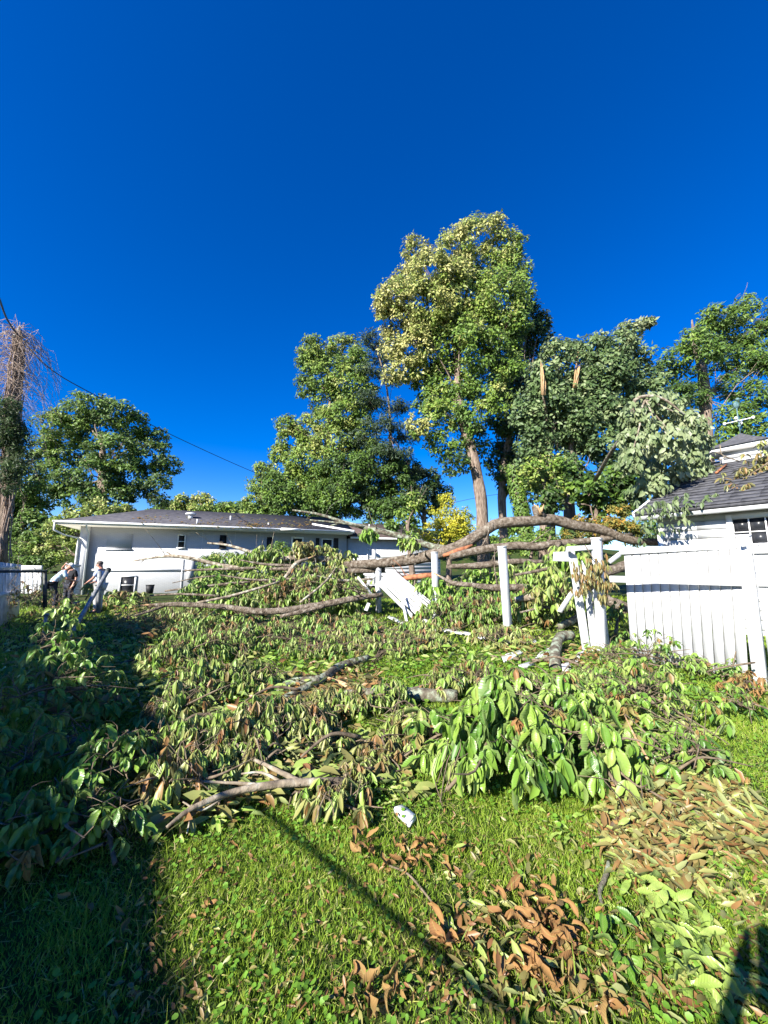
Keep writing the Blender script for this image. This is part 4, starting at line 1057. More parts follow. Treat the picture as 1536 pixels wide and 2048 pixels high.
tree('feathery_tree', 'dark feathery tree with thick pale trunk rising behind the garage roof', RIGHT, 24, .36, [(1428, 1080, 24, .4), (1418, 950, 24, .38), (1412, 870, 24, .34), (1410, 800, 24, .36), (1402, 730, 24, .25), (1388, 690, 24, .14), (1384, 640, 24, .04)], dens=.95, sub=.36, wr=.34, flat=.6, limbs=12, tj=.1)
mb = MB()

# shrubs behind the fallen trunk
tree('orange_shrub', 'orange-leaved low shrub under the arch of the fallen trunk, by the garage', [(1180, 1058, 30, 20, .3), (1215, 1046, 30, 18, .45), (1250, 1050, 30, 20, .3), (1270, 1075, 30, 18, .15), (1160, 1040, 18, 12, .6), (1240, 1020, 24, 14, .35), (1140, 1075, 30, 16, .3)], 14.5, .13, mat='orange_leaf', cat='shrub', dens=.9, limbs=0, sub=.3, tj=.25)
tree('green_shrub', 'green shrub below the ivied trunk, left of the orange one', [(1040, 1085, 40, 18, .55), (1090, 1075, 36, 20, .5), (1010, 1095, 30, 14, .6), (1130, 1092, 36, 16, .45)], 15.5, .15, cat='shrub', dens=.9, limbs=0, sub=.32, tj=.12)
tree('rhododendron', 'rounded bright green bush against the white house wall', [(420, 1130, 28, 24, .55), (445, 1118, 28, 18, .6), (405, 1160, 24, 24, .5), (440, 1155, 34, 26, .5), (470, 1130, 24, 22, .5)], 20, .15, cat='bush', dens=1.1, limbs=0, sub=.3)
tree('young_maple', 'small green leafy shrub before the dark house door', [(560, 1098, 22, 16, .5), (575, 1110, 24, 18, .45), (545, 1112, 20, 16, .45)], 18, .16, cat='shrub', dens=.9, limbs=0, sub=.34)

# left group
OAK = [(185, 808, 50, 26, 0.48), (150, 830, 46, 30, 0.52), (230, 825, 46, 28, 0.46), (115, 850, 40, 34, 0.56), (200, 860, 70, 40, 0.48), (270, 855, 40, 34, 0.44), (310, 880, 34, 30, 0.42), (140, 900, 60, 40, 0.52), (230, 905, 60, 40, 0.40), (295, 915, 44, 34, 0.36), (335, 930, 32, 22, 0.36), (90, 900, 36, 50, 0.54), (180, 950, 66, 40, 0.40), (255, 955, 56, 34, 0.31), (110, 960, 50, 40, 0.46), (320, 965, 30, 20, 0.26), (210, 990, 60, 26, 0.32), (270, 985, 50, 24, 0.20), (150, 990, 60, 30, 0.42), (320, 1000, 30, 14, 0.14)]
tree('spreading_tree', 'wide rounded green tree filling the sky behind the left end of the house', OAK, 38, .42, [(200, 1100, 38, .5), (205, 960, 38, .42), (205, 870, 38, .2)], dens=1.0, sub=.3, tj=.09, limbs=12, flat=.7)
DOG = [(215, 1012, 50, 14, 0.78), (165, 1025, 40, 16, 0.82), (245, 1018, 28, 12, 0.72), (130, 1045, 40, 18, 0.80), (180, 1050, 46, 18, 0.74), (105, 1070, 36, 22, 0.74), (150, 1080, 32, 20, 0.72), (90, 1095, 36, 18, 0.78), (120, 1110, 26, 16, 0.72), (60, 1085, 26, 26, 0.57), (195, 1030, 46, 14, 0.78)]
tree('dogwood_tree', 'lime green low tree with layered boughs beside the house corner', DOG, 27.5, .26, dens=1.2, sub=.3, flat=.6, limbs=5, tj=.06)
tree('slender_tree', 'mid green tree behind the pole, left of the lime green one', [(50, 960, 40, 40, .42), (40, 1010, 40, 40, .4), (70, 1000, 36, 40, .45), (30, 1065, 36, 36, .36), (60, 1050, 40, 36, .42), (10, 1030, 36, 50, .34), (25, 1110, 46, 26, .4), (80, 1120, 40, 20, .45)], 32, .36, dens=1.0, sub=.32, limbs=4)
tree('evergreen_tree', 'evergreen tinted near-black for shade, cut by the left edge, over the dead vines', [(5, 830, 28, 24, .1), (20, 860, 30, 30, .08), (8, 900, 36, 36, .05), (25, 930, 26, 30, .08), (5, 970, 28, 26, .06), (34, 870, 26, 40, .06), (10, 810, 30, 22, .1), (36, 930, 22, 40, .06), (0, 860, 40, 40, .05)], 14.5, .17, [(-30, 1140, 14.5, .18), (-18, 950, 14.5, .15), (-5, 860, 14.5, .08)], dens=1.1, sub=.34, limbs=4, wr=.3)  # dark leaf tints stand in for shade on this crown
for (x, y, rx, ry, lab) in ((364, 1000, 24, 22, 'pale far tree beyond the roof, left of the two pale ones'), (402, 996, 28, 22, 'pale far tree beyond the roof, larger and rounder of the two')):
    tree('far_tree', lab, [(x, y, rx * .7, ry * .7, .82), (x - rx * .4, y + ry * .5, rx * .6, ry * .6, .78), (x + rx * .5, y + ry * .5, rx * .6, ry * .6, .8), (x, y + ry, rx, ry * .6, .7)], 60, .5, dens=.9, sub=.34, limbs=0, tj=.1, group='pale trees beyond the roof')
tree('lime_tree', 'lime green tree at left foot of the ivy-draped trees', [(525, 940, 22, 20, .68), (515, 975, 24, 24, .66), (540, 985, 22, 24, .6), (505, 1005, 22, 18, .7), (530, 1015, 26, 16, .6)], 38, .3, dens=1.0, sub=.34, limbs=3, tj=.08)
lb = LB()
FAR = [(random.uniform(300, 560), random.uniform(1010, 1030), random.uniform(8, 16), random.uniform(6, 10), random.uniform(.3, .6), random.uniform(-15, 15)) for _ in range(44)] + [(470 + random.uniform(-20, 20), 1012, 14, 8, .5, 0), (450, 1018, 20, 10, .62, -20), (500, 1020, 20, 10, .64, -20)]
FAR += [(random.uniform(-100, 1700), random.uniform(1045, 1085), random.uniform(14, 30), random.uniform(10, 16), random.uniform(.2, .5), random.uniform(-10, 25)) for _ in range(64)]
crown_leaves(lb, FAR, 100, 1.0, dens=.2, sub=.4, tint=.4)
tag(lb.build('far_wood', 'tree_leaf', None, LEAF_LO, 'stuff'), 'far green woods along the skyline beyond the roof', 'woods')

# trees and an added house just outside the picture on the left: they cast the shade over the left of the lawn
def shade_tree(label, x, y, zc, R, n=9, Rz=None):
    g_ = np.array([x, y, float(ground(x, y))]); t = thing('shade_tree', g_, label, 'tree', 'trees outside the picture on the left')
    lb = LB()
    for i in range(n):
        c = np.array([x, y, zc]) + unit(1)[0] * np.array([R, R, (Rz or R)]) * .55
        k = 500; v = unit(k); P = c + v * rng.random((k, 1)) ** .4 * R * .55 * np.array([1, 1, (Rz or R) / R])
        lb.add(P, np.cross(unit(k), v) - [0, 0, .3], v + [0, 0, .6], .42, .3, np.clip(rng.normal(.25, .1, k), 0, 1))
    lb.build('crown', 'tree_leaf', t)
    mb = MB(); mb.tube([g_ - [0, 0, .2], g_ + [.1, 0, zc * .5], [x, y, zc]], [.28, .22, .1], 9, sub=3); mb.build('trunk', 'trunk_grey', t, smooth=True)
SHADE = True
EDGE = [(-.95, 1.3), (-1.1, 2.4), (-2.6, 4.9), (-4.9, 8.3), (-7.0, 11.6)]
if SHADE:
    for i, (ex, ey, h, R) in enumerate(((-1.75, .2, 4.2, 2.3), (-2.45, 2.3, 4.4, 2.1), (-3.5, 4.8, 4.6, 2.3), (-5.5, 8.0, 4.6, 2.3), (-8.0, 10.3, 4.6, 2.0))):
        hd = h / math.tan(SUN_EL)
        # crown whose shadow's right rim follows the edge of the shade on the lawn
        nx, ny = -.84, -.53
        cx, cy = ex + .1 + SUN_TO.x * hd + nx * R * 1.25, ey + .06 + SUN_TO.y * hd + ny * R * 1.25
        shade_tree('dense dark tree outside the left of the picture shading the lawn', cx, cy, h, R, 10, R * 1.1)
        shade_tree('dense dark tree outside the left of the picture shading the lawn', cx - 2.6, cy + .3, h - .6, 2.6, 8)

# unseen house added on the left to block sky light; its eave bounds the shade
N = Frame((-5.78, -5.2), (-.51, .86))
nh = thing('shade_house', (-5.95, -5.3, 0), 'unseen house added outside the picture on the left to shade the lawn', 'house')
N.n = -N.n if np.dot(N.n, [1, .6, 0]) < 0 else N.n
NLn = 12.0
N.part('wall', 'white_paint', nh, (0, NLn, -.4, 4.6, -7.5, 0))
mb = MB(); mb.slab(N.p(-.4, 4.55, .5), N.p(NLn + .4, 4.55, .5), N.p(NLn + .4, 6.6, -3.75), N.p(-.4, 6.6, -3.75), .1); mb.slab(N.p(NLn + .4, 4.55, -8), N.p(-.4, 4.55, -8), N.p(-.4, 6.6, -3.75), N.p(NLn + .4, 6.6, -3.75), .1); mb.build('roof', 'roof_far', nh)
N.part('fascia', 'trim', nh, (-.4, NLn + .4, 4.5, 4.7, .505, .53))
for a_ in (1.5, 5.0, 8.5):
    f_ = N.part('window', 'trim', nh, (a_, a_ + 1.2, 1.2, 2.6, .001, .04)); N.part('pane', 'glass', f_, (a_ + .08, a_ + 1.12, 1.28, 2.52, .041, .05))
# ------------------------------------------------------------------ the fallen tree: trunk and bare limbs
def log_thing(name, label, pts, mat='bark', cat='branch', group=None, n=10, wob=.05, brk=None, side=None, gpts=False):
    """pts: (px, py, depth, radius)"""
    P = [at(*p[:3]) for p in pts]; R = [p[3] for p in pts]
    c = np.mean(P, 0); base = np.array([c[0], c[1], min(p[2] for p in P)])
    t = thing(name, base, label, cat, group)
    P = [q + rng.normal(0, R[i] * .3, 3) if 0 < i < len(P) - 1 else q for i, q in enumerate(P)]
    mb = MB(); mb.tube(P, R, n, wob=wob * .6, sub=5)
    for _ in range(int(3 + len(P) * 1.2)):
        k = random.randrange(len(P) - 1); f = random.random(); q = P[k] + (P[k + 1] - P[k]) * f; r_ = R[k] + (R[k + 1] - R[k]) * f
        if random.random() < .45: mb.ball(q + unit(1)[0] * r_ * .75, (r_ * .45, r_ * .4, r_ * .4), 7)
        else:
            d_ = unit(1)[0] + [0, -.3, .5]; l_ = random.uniform(.15, .7); mb.tube([q, q + d_ * l_ * .5 + rng.normal(0, .03, 3), q + d_ * l_ + rng.normal(0, .08, 3)], [r_ * .25, r_ * .15, .006], 5, sub=2)
    mb.build('wood', mat, t, smooth=True)
    for s in side or ():
        mb = MB(); Q = [at(*p[:3]) for p in s]; mb.tube(Q, [p[3] for p in s], 7, wob=wob, sub=4); mb.build('side_branch', mat, t, smooth=True)
    if brk:
        end, nxt, m_ = (P[0], P[1], R[0]) if brk in ('start', 'both') else (P[-1], P[-2], R[-1])
        d = nrm(end - nxt); mb = MB()
        for _ in range(6):
            o = rng.normal(0, .35, 3) * m_; mb.tube([end - d * .12 + o, end + d * random.uniform(.05, .3) + o * 1.1], [m_ * .45, .006], 5)
        mb.build('broken_end', 'split_wood', t)
    return t
ft = log_thing('fallen_tree', 'thick fallen tree trunk arching over the fence line towards the garage', [(690, 1130, 12.6, .13), (760, 1128, 12.3, .15), (820, 1119, 12.1, .175), (870, 1109, 11.9, .185), (915, 1092, 11.8, .18), (955, 1070, 11.7, .17), (1005, 1053, 11.6, .165), (1060, 1041, 11.6, .16), (1100, 1034, 11.6, .17), (1150, 1046, 11.7, .155), (1200, 1064, 11.8, .145), (1260, 1077, 12.0, .13), (1330, 1086, 12.4, .12)], 'bark', 'fallen tree', n=14, wob=.06)
mb = MB(); mb.tube([at(1085, 1036, 11.6), at(1074, 1024, 11.55), at(1068, 1012, 11.5)], [.16, .13, .08], 9, wob=.1); mb.build('stub', 'bark', ft, smooth=True)
mb = MB()
for i in range(8):
    o = rng.normal(0, .06, 3); mb.tube([at(1076, 1028, 11.5) + o, at(1070 + random.uniform(-6, 14), 1010 + random.uniform(-4, 12), 11.42) + o], [.06, .008], 5)
mb.build('splinter', 'split_wood', ft)
mb = MB(); mb.tube([at(886, 1112, 11.66), at(915, 1103, 11.57), at(945, 1090, 11.52)], [.05, .1, .03], 8, wob=.15); mb.build('torn_bark', 'red_wood', ft)
log_thing('fallen_limb', 'dark fallen limb lying level just below the arching trunk', [(900, 1114, 11.5, .09), (960, 1103, 11.4, .13), (1030, 1091, 11.4, .12), (1075, 1090, 11.4, .13), (1110, 1084, 11.4, .1), (1180, 1080, 11.6, .1), (1262, 1070, 12.2, .07)], 'bark', 'limb', side=[[(1120, 1085, 11.3, .07), (1105, 1105, 11.0, .06), (1085, 1124, 10.8, .04)]])
log_thing('fallen_limb', 'long pale limb sweeping up left from the trunk across the house roof', [(905, 1100, 11.8, .11), (860, 1091, 11.9, .1), (800, 1072, 12.0, .095), (740, 1056, 12.2, .085), (690, 1043, 12.4, .06), (640, 1029, 12.5, .045), (585, 1020, 12.6, .025)], 'lichen', 'limb', side=[[(730, 1054, 12.2, .04), (680, 1046, 12.0, .035), (620, 1040, 11.9, .02)], [(690, 1044, 12.4, .03), (660, 1052, 12.2, .02)]])
log_thing('fallen_limb', 'bare grey limb reaching left over the house wall, ending in a twiggy tip', [(500, 1140, 13, .09), (440, 1130, 13, .07), (390, 1117, 13, .065), (345, 1112, 13, .06), (310, 1115, 13.1, .04), (266, 1122, 13.2, .02)], 'bark_pale', 'limb', side=[[(345, 1112, 13, .03), (335, 1105, 13, .02), (325, 1103, 13, .01)], [(290, 1118, 13, .02), (278, 1128, 13, .008)]])
log_thing('fallen_limb', 'dark-tipped limb pointing left above the round green bush', [(700, 1125, 13.2, .11), (610, 1116, 13.3, .1), (545, 1117, 13.3, .085), (500, 1103, 13.4, .06), (455, 1091, 13.5, .045), (415, 1086, 13.6, .03)], 'bark_pale', 'limb', brk='start')
log_thing('fallen_limb', 'pale broken branch propped diagonally under the torn orange wood', [(556, 1172, 11.5, .045), (575, 1150, 11.6, .06), (592, 1128, 11.7, .06), (615, 1118, 11.9, .05)], 'bark_pale', 'limb', brk='end')
log_thing('fallen_limb', 'long straight limb lying across the heap at left, split open at its left end', [(298, 1211, 8.60, .04), (360, 1209, 8.70, .055), (450, 1211, 8.80, .06), (530, 1220, 8.80, .075), (620, 1212, 8.90, .08), (700, 1200, 9.10, .075), (765, 1189, 9.40, .05)], 'bark', 'limb', brk='start', side=[[(560, 1233, 8.60, .04), (610, 1222, 8.70, .05), (650, 1212, 8.80, .045)], [(330, 1211, 8.70, .035), (300, 1222, 8.50, .03), (268, 1232, 8.40, .02)]])
log_thing('fallen_limb', 'thin level limb just behind the rearmost post and slanting boards', [(520, 1174, 11.8, .045), (590, 1174, 11.8, .05), (660, 1178, 11.8, .055), (750, 1174, 12.0, .05)], 'bark', 'limb')
log_thing('fallen_limb', 'broken limb with shattered left end between the two middle posts', [(880, 1153, 9.8, .03), (905, 1165, 9.7, .06), (940, 1170, 9.6, .06), (990, 1179, 9.6, .09), (1045, 1175, 9.7, .085), (1090, 1184, 9.9, .07)], 'bark', 'limb', brk='start')
log_thing('fallen_limb', 'grey log behind the middle posts under the level dark limb', [(895, 1133, 11.0, .06), (960, 1131, 11.0, .1), (1030, 1124, 11.0, .085), (1120, 1126, 11.2, .05)], 'bark', 'limb')
log_thing('fallen_limb', 'dark low limb on the heap left of the rearmost post', [(540, 1138, 12.5, .05), (620, 1140, 12.4, .07), (690, 1143, 12.4, .09), (770, 1140, 12.5, .08)], 'bark', 'limb')
log_thing('fallen_limb', 'reddish short limb behind the slanting white boards', [(800, 1158, 11.9, .07), (840, 1152, 11.8, .09), (868, 1150, 11.8, .07)], 'red_wood', 'limb')
log_thing('fallen_limb', 'dark limb rising right behind the battered fence remnant', [(1150, 1150, 8.6, .09), (1210, 1138, 8.6, .11), (1260, 1126, 8.7, .1)], 'bark', 'limb', side=[[(1200, 1190, 8.5, .1), (1240, 1212, 8.4, .12), (1285, 1220, 8.6, .1)]])
log_thing('fallen_limb', 'pale log end lying in leaves behind the tallest bare post', [(1030, 1200, 9.0, .07), (1075, 1192, 9.0, .09), (1110, 1185, 9.1, .08)], 'bark_pale', 'limb')

for pts_, lab_ in (([(392, 1206, 10.3, .03), (470, 1190, 10.6, .04), (560, 1163, 11.0, .03)], 'thin limb slanting up right across the left of the trunk heap'),
                   ([(440, 1150, 11.4, .02), (520, 1160, 11.4, .035), (610, 1156, 11.5, .04)], 'thin limb level across the heap under the dark-tipped limb'),
                   ([(600, 1205, 10.3, .03), (650, 1165, 10.8, .03), (672, 1135, 11.2, .015)], 'thin forked limb rising on the heap left of the rearmost post'),
                   ([(620, 1150, 11.3, .025), (690, 1160, 11.4, .04), (745, 1158, 11.5, .035)], 'dark limb level on the heap beside the rearmost post'),
                   ([(480, 1120, 12.0, .02), (530, 1128, 12.0, .04), (600, 1132, 12.0, .05)], 'grey limb near the top of the heap right of the round bush'),
                   ([(880, 1200, 9.6, .02), (940, 1195, 9.6, .03), (1000, 1205, 9.5, .03)], 'thin limb in the leaves between the two middle posts'),
                   ([(1030, 1150, 9.6, .03), (1085, 1140, 9.7, .045), (1135, 1128, 9.9, .04)], 'grey limb right of the tallest bare post'),
                   ([(1040, 1225, 8.4, .02), (1090, 1215, 8.5, .03), (1140, 1220, 8.6, .03)], 'low thin limb between tallest bare post and battered remnant')):
    log_thing('fallen_limb', lab_, pts_, 'bark_pale' if random.random() < .5 else 'bark', 'limb')
# twiggy dark sticks over the heap
def stick(label, pts, mat='twig', name='fallen_stick', grp='thin sticks in the debris'):
    P = [(at(*p[:3])) for p in pts]; base = np.mean(P, 0)
    t = thing(name, base, label, 'stick', grp); mb = MB(); mb.tube(P, [p[3] for p in pts], 6, sub=4, wob=.05); mb.build('wood', mat, t, smooth=True); return t
stick('dark twig across the pale house wall, upper of the pair by the bucket', [(330, 1182, 12, .025), (380, 1176, 12, .03), (450, 1168, 12, .04), (500, 1164, 12, .04)], 'bark')
stick('dark twig low over the house foot, lower of the pair by the bucket', [(300, 1191, 11.5, .02), (360, 1188, 11.5, .03), (440, 1192, 11.5, .04)], 'bark')
stick('dark twig level across the round bush below the dark-tipped limb', [(370, 1141, 12.5, .03), (420, 1139, 12.5, .04), (520, 1136, 12.5, .05)], 'bark')
stick('thin forked twig crossing the house wall above the bucket', [(345, 1166, 12, .012), (390, 1156, 12, .02), (430, 1152, 12, .025)], 'bark')
def gp4(px, py, h, r):
    g_ = gp(px, py); return np.r_[g_ + [0, 0, h + r * .6], r]
def ground_log(name, label, pts, mat, cat='log', side=(), brk=None, group=None):
    G_ = [gp4(*p) for p in pts]; P = [g[:3] for g in G_]; base = np.mean(P, 0); base[2] = min(p[2] for p in P)
    t = thing(name, base, label, cat, group)
    mb = MB(); mb.tube(P, [g[3] for g in G_], 11, wob=.03, sub=4); mb.build('wood', mat, t, smooth=True)
    for s in side:
        Q = [gp4(*p) for p in s]; mb = MB(); mb.tube([q[:3] for q in Q], [q[3] for q in Q], 7, wob=.05, sub=5); mb.build('side_branch', mat, t, smooth=True)
    if brk:
        mb = MB(); e = P[-1 if brk == 'end' else 0]; d = nrm(e - P[-2 if brk == 'end' else 1]); r_ = G_[-1 if brk == 'end' else 0][3]
        for _ in range(6):
            o = rng.normal(0, .3, 3) * r_; mb.tube([e - d * .05 + o, e + d * random.uniform(.02, .18) + o], [r_ * .5, .004], 5)
        mb.build('broken_end', 'split_wood', t)
    return t
ground_log('fallen_log', 'lichen-covered log lying on the grass in the middle of the lawn', [(690, 1398, .04, .04), (740, 1402, .04, .065), (820, 1404, .04, .075), (915, 1406, .03, .07)], 'lichen')
ground_log('fallen_branch_wood', 'grey mottled branch lying crooked across brown leaves, left of the lichened log', [(552, 1400, .03, .05), (580, 1385, .08, .055), (640, 1378, .08, .06), (680, 1352, .1, .06), (740, 1330, .08, .05)], 'lichen', 'branch', [[(560, 1415, .03, .05), (600, 1398, .06, .05), (640, 1380, .08, .05)]])
ground_log('split_branch', 'freshly split pale orange branch beside the lichened log', [(655, 1374, .08, .03), (690, 1385, .06, .035), (705, 1396, .03, .03)], 'split_wood', 'branch')
ground_log('forked_branch', 'long grey forked branch lying on the grass at the edge of the shade', [(330, 1692, 0.090, 0.0086), (375, 1672, 0.130, 0.0158), (440, 1648, 0.150, 0.0187), (500, 1632, 0.150, 0.0216), (580, 1614, 0.130, 0.0245), (690, 1600, 0.100, 0.0259)], 'bark_pale', 'branch', [[(600, 1612, 0.130, 0.0202), (540, 1588, 0.160, 0.0144), (490, 1570, 0.190, 0.0115), (470, 1552, 0.220, 0.0072)], [(540, 1622, 0.140, 0.0144), (470, 1622, 0.160, 0.0101), (395, 1625, 0.180, 0.0072)], [(560, 1612, 0.140, 0.0108), (520, 1598, 0.160, 0.0086), (480, 1600, 0.160, 0.0058)], [(450, 1645, 0.150, 0.0086), (400, 1662, 0.110, 0.0072), (362, 1655, 0.140, 0.0043)], [(380, 1670, 0.120, 0.0058), (372, 1695, 0.070, 0.0043)]])
ground_log('curved_log', 'curved lichened log end standing in white fence litter by the battered remnant', [(1110, 1345, .0, .075), (1112, 1322, .1, .085), (1122, 1305, .2, .085), (1146, 1300, .2, .08)], 'lichen')
ground_log('fallen_log', 'short lichened log behind the curved log and fence litter', [(1118, 1268, .1, .07), (1135, 1262, .12, .08), (1160, 1250, .14, .08)], 'lichen')
ground_log('brown_stick', 'brown stick lying level through the white fence litter', [(980, 1318, .03, .02), (1060, 1328, .05, .025), (1150, 1330, .05, .03)], 'twig', 'stick')
ground_log('curved_stick', 'pale grey curved stick lying on the grass at right', [(1206, 1822, .015, .006), (1200, 1795, .02, .010), (1214, 1765, .03, .012), (1219, 1738, .03, .010)], 'lichen', 'stick')
ground_log('pale_stick', 'bare pale stick slanting out of the brown litter at right', [(1255, 1495, .25, .006), (1275, 1530, .2, .008), (1300, 1565, .15, .009)], 'split_wood', 'stick')
ground_log('brown_stick', 'long thin brown stick lying diagonally over the dead leaves at right', [(1290, 1615, .12, .006), (1340, 1640, .1, .008), (1400, 1660, .08, .008), (1440, 1690, .04, .006)], 'twig', 'stick')
ground_log('brown_stick', 'thin grey twig on the grass below the clump of brown curled leaves', [(778, 1745, .03, .004), (815, 1760, .025, .005), (850, 1795, .015, .005), (880, 1832, .01, .004)], 'twig', 'stick')
ground_log('brown_stick', 'dark stick end lying in the hollow under the big-leaved bough', [(1218, 1672, .03, .012), (1240, 1660, .05, .014), (1258, 1648, .06, .012)], 'twig', 'stick')
ground_log('cut_log', 'cut log end showing a pale round face in the left shade', [(120, 1515, .1, .05), (160, 1520, .08, .05), (192, 1524, .06, .05)], 'bark', 'log', brk='end')
ground_log('brown_stick', 'bare stick lying left across the shade edge above the dark grass', [(240, 1335, .05, .015), (290, 1325, .1, .02), (330, 1310, .15, .02)], 'twig', 'stick')
ground_log('brown_stick', 'pale stick in the deep shade near the lower left leaves', [(160, 1668, .1, .006), (200, 1672, .08, .010), (245, 1680, .05, .012)], 'twig', 'stick')
for n_, (x0, y0, x1, y1, lab) in enumerate(((232, 1262, 310, 1235, 'thin broken stick in the brown debris at the shade edge, lower one'), (262, 1246, 345, 1222, 'thin broken stick in the brown debris at the shade edge, upper one'), (380, 1280, 470, 1262, 'bare stick lying across the left heap of green boughs'), (600, 1300, 690, 1285, 'bare stick on the green boughs before the little white chips'), (480, 1440, 600, 1420, 'bare stick lying on brown leaves below the mottled crooked branch'), (330, 1520, 430, 1480, 'bare stick across the wilted boughs at the shade edge'), (600, 1560, 720, 1530, 'bare stick lying on flattened sprigs left of the biggest glossy bough'), (1060, 1350, 1160, 1362, 'bare stick on the lawn before the curved log'))):
    ground_log('brown_stick', lab, [(x0, y0, .15, .008), ((x0 + x1) / 2, (y0 + y1) / 2 - 4, .25, .014), (x1, y1, .2, .016)], 'twig', 'stick')
# twiggy sticks before the standing fence
stick('bare twig with side prongs leaning against the standing fence foot', [(1408, 1345, 5.0, .008), (1450, 1334, 5.0, .012), (1510, 1325, 4.95, .012)], 'twig')
stick('short bare prong rising before the standing fence', [(1466, 1330, 4.98, .008), (1470, 1312, 4.98, .008), (1472, 1302, 4.98, .006)], 'twig')
stick('arching thin twig before the standing fence, left of the pronged one', [(1340, 1330, 5.4, .006), (1390, 1318, 5.3, .006), (1430, 1335, 5.1, .005), (1455, 1350, 5.0, .004)], 'twig')

# ------------------------------------------------------------------ leafy boughs of the felled tree
def bough(label, px, py, R, h, nw, tint=.45, indiv=0, L=.2, group='leafy boughs in the debris', per=7, tj=.09, brown=.08, sq=1.0, dz=0.0, droop=1.0, cat='bough', az=None, spread=(.15, .9), wr=.42, name='leafy_bough'):
    c = gp(px, py, 0); k_ = 1 + .5 * R / c[1] * (1 if c[1] < 7 else 0); c = np.array([c[0] * k_, c[1] * k_, 0]); c[2] = float(ground(c[0], c[1]))
    if indiv: L, h, nw = L * (.6 if 'biggest' in label else .42), h * .8, int(nw * 1.75)
    t = thing(name, c, label, cat, group)
    az = random.uniform(0, 6.28) if az is None else az
    d = np.array([math.cos(az), math.sin(az), 0])
    s0, s1 = c - d * R * 1.1 + [0, 0, .05 + dz * .5], c + d * R * .9 + [0, 0, h * .55 + dz]
    smid = c + [0, 0, h * .5 + dz]
    mb = MB(); mb.tube([s0, smid, s1], [.013 if c[1] < 6 else .03, .01 if c[1] < 6 else .022, .005], 6, sub=5, wob=.05); mb.build('stem', 'twig', t, smooth=True)
    a = rng.random(nw) * 6.283; r = R * np.sqrt(rng.random(nw))
    C = np.c_[c[0] + np.cos(a) * r, c[1] + np.sin(a) * r * sq, np.zeros(nw)]
    C[:, 2] = ground(C[:, 0], C[:, 1]) + .1 + dz + h * (1 - (r / R) ** 2 * .75) * rng.uniform(.45, 1.0, nw)
    mb = MB(); st = np.array([s0, smid, s1])
    for q in C[::2]:
        k = int(np.argmin(np.linalg.norm(st - q, axis=1))); p = st[k] + rng.normal(0, .05, 3)
        mb.tube([p, (p + q) / 2 + [0, 0, .05] + rng.normal(0, .03, 3), q + [0, 0, .02]], [.0045, .0035, .002], 3, cap=False, sub=2)
    for _ in range(5):
        a_ = random.uniform(0, 6.28); l_ = R * random.uniform(.5, 1.5); q0 = smid + rng.normal(0, R * .3, 3) * [1, 1, .2]; q1 = q0 + np.array([math.cos(a_), math.sin(a_), random.uniform(-.15, .4)]) * l_; q1[2] = max(q1[2], float(ground(q1[0], q1[1])) + .03)
        mb.tube([q0, (q0 + q1) / 2 + rng.normal(0, .06, 3), q1], [.011, .008, .003], 5, cap=False, sub=3)
    mb.build('twigs', 'twig', t)['kind'] = 'stuff'
    tw = np.where(rng.random(nw) < brown, rng.uniform(.78, .96, nw), tint + rng.normal(0, tj, nw))
    W = whorls(C, per, L, droop, tw, .05, spread, wr)
    P, D, N, Ls, Ws, ti, fo, be = W
    # keep leaves above the ground: those that would dip in lie flatter
    tipz = P[:, 2] + nrm(D)[:, 2] * Ls; gz = ground(P[:, 0], P[:, 1])
    low = tipz < gz + .02
    Dn = nrm(D); Dn[low, 2] = np.maximum(Dn[low, 2], (gz[low] + .02 - P[low, 2]) / Ls[low]); D = Dn
    n = len(P)
    if indiv:
        ds = np.linalg.norm(P - np.array([0, 0, CAMZ]), axis=1) - P[:, 2] * .8
        idx = np.argsort(ds)[:indiv]
        for i in idx: place_leaf('leaf', VAR_GREEN if ti[i] < .7 else VAR_DRY, P[i], D[i], N[i], Ls[i], ti[i], t)
        keep = np.ones(n, bool); keep[idx] = False
    else: keep = np.ones(n, bool)
    if keep.any():
        lb = LB(); lb.add(P[keep], D[keep], N[keep], Ls[keep], Ws[keep], ti[keep], fo[keep], be[keep])
        lb.build('foliage', 'cut_leaf', t, LEAF_MID)['kind'] = 'stuff'
    return t
# the large glossy bough in front
bough('biggest glossy green bough in front, broad leaves hanging over the grass', 1010, 1605, .44, .85, 74, .32, 300, .25, None, 7, .12, .03, az=.4, spread=(.1, .6), droop=1.3)
bough('glossy bough at the right end of the biggest one, leaves hanging low', 1180, 1600, .36, .7, 36, .32, 160, .22, None, 6, .1, .05, spread=(.1, .7), droop=1.2)
bough('broad-leaved bough spreading out flat at the left end of the biggest one', 890, 1540, .34, .5, 22, .42, 110, .22, None, 6, .12, .08, spread=(.2, .9))
bough('bough with upright glossy leaves just behind the biggest one', 1090, 1470, .6, .6, 60, .42, 120, .2, None, 6, .12, .08)
bough('glossy green bough before the brown litter, near the standing fence', 1290, 1460, .7, .55, 80, .36, 140, .19, None, 6, .12, .1)
bough('single leafy shoot with dark glossy leaves at right, above the brown heap', 1370, 1580, .3, .36, 22, .26, 110, .2, None, 6, .1, .05)
bough('bough with glossy leaves rising against the foot of the standing fence', 1300, 1370, .6, .65, 60, .36, 110, .18, None, 6, .12, .08)
bough('leafy tuft hanging beside the free end of the standing fence panel', 1242, 1290, .2, .55, 22, .45, 80, .2, None, 6, .08, .05, dz=.3, spread=(.1, .5), droop=1.4)
bough('small green tuft in front of the fence foot, right of the pronged twig', 1465, 1372, .16, .3, 10, .38, 50, .19, None, 6, .1, .05)
bough('small sprig with drooping leaves before the fence post at the right edge', 1400, 1355, .14, .28, 9, .42, 40, .17, None, 6)
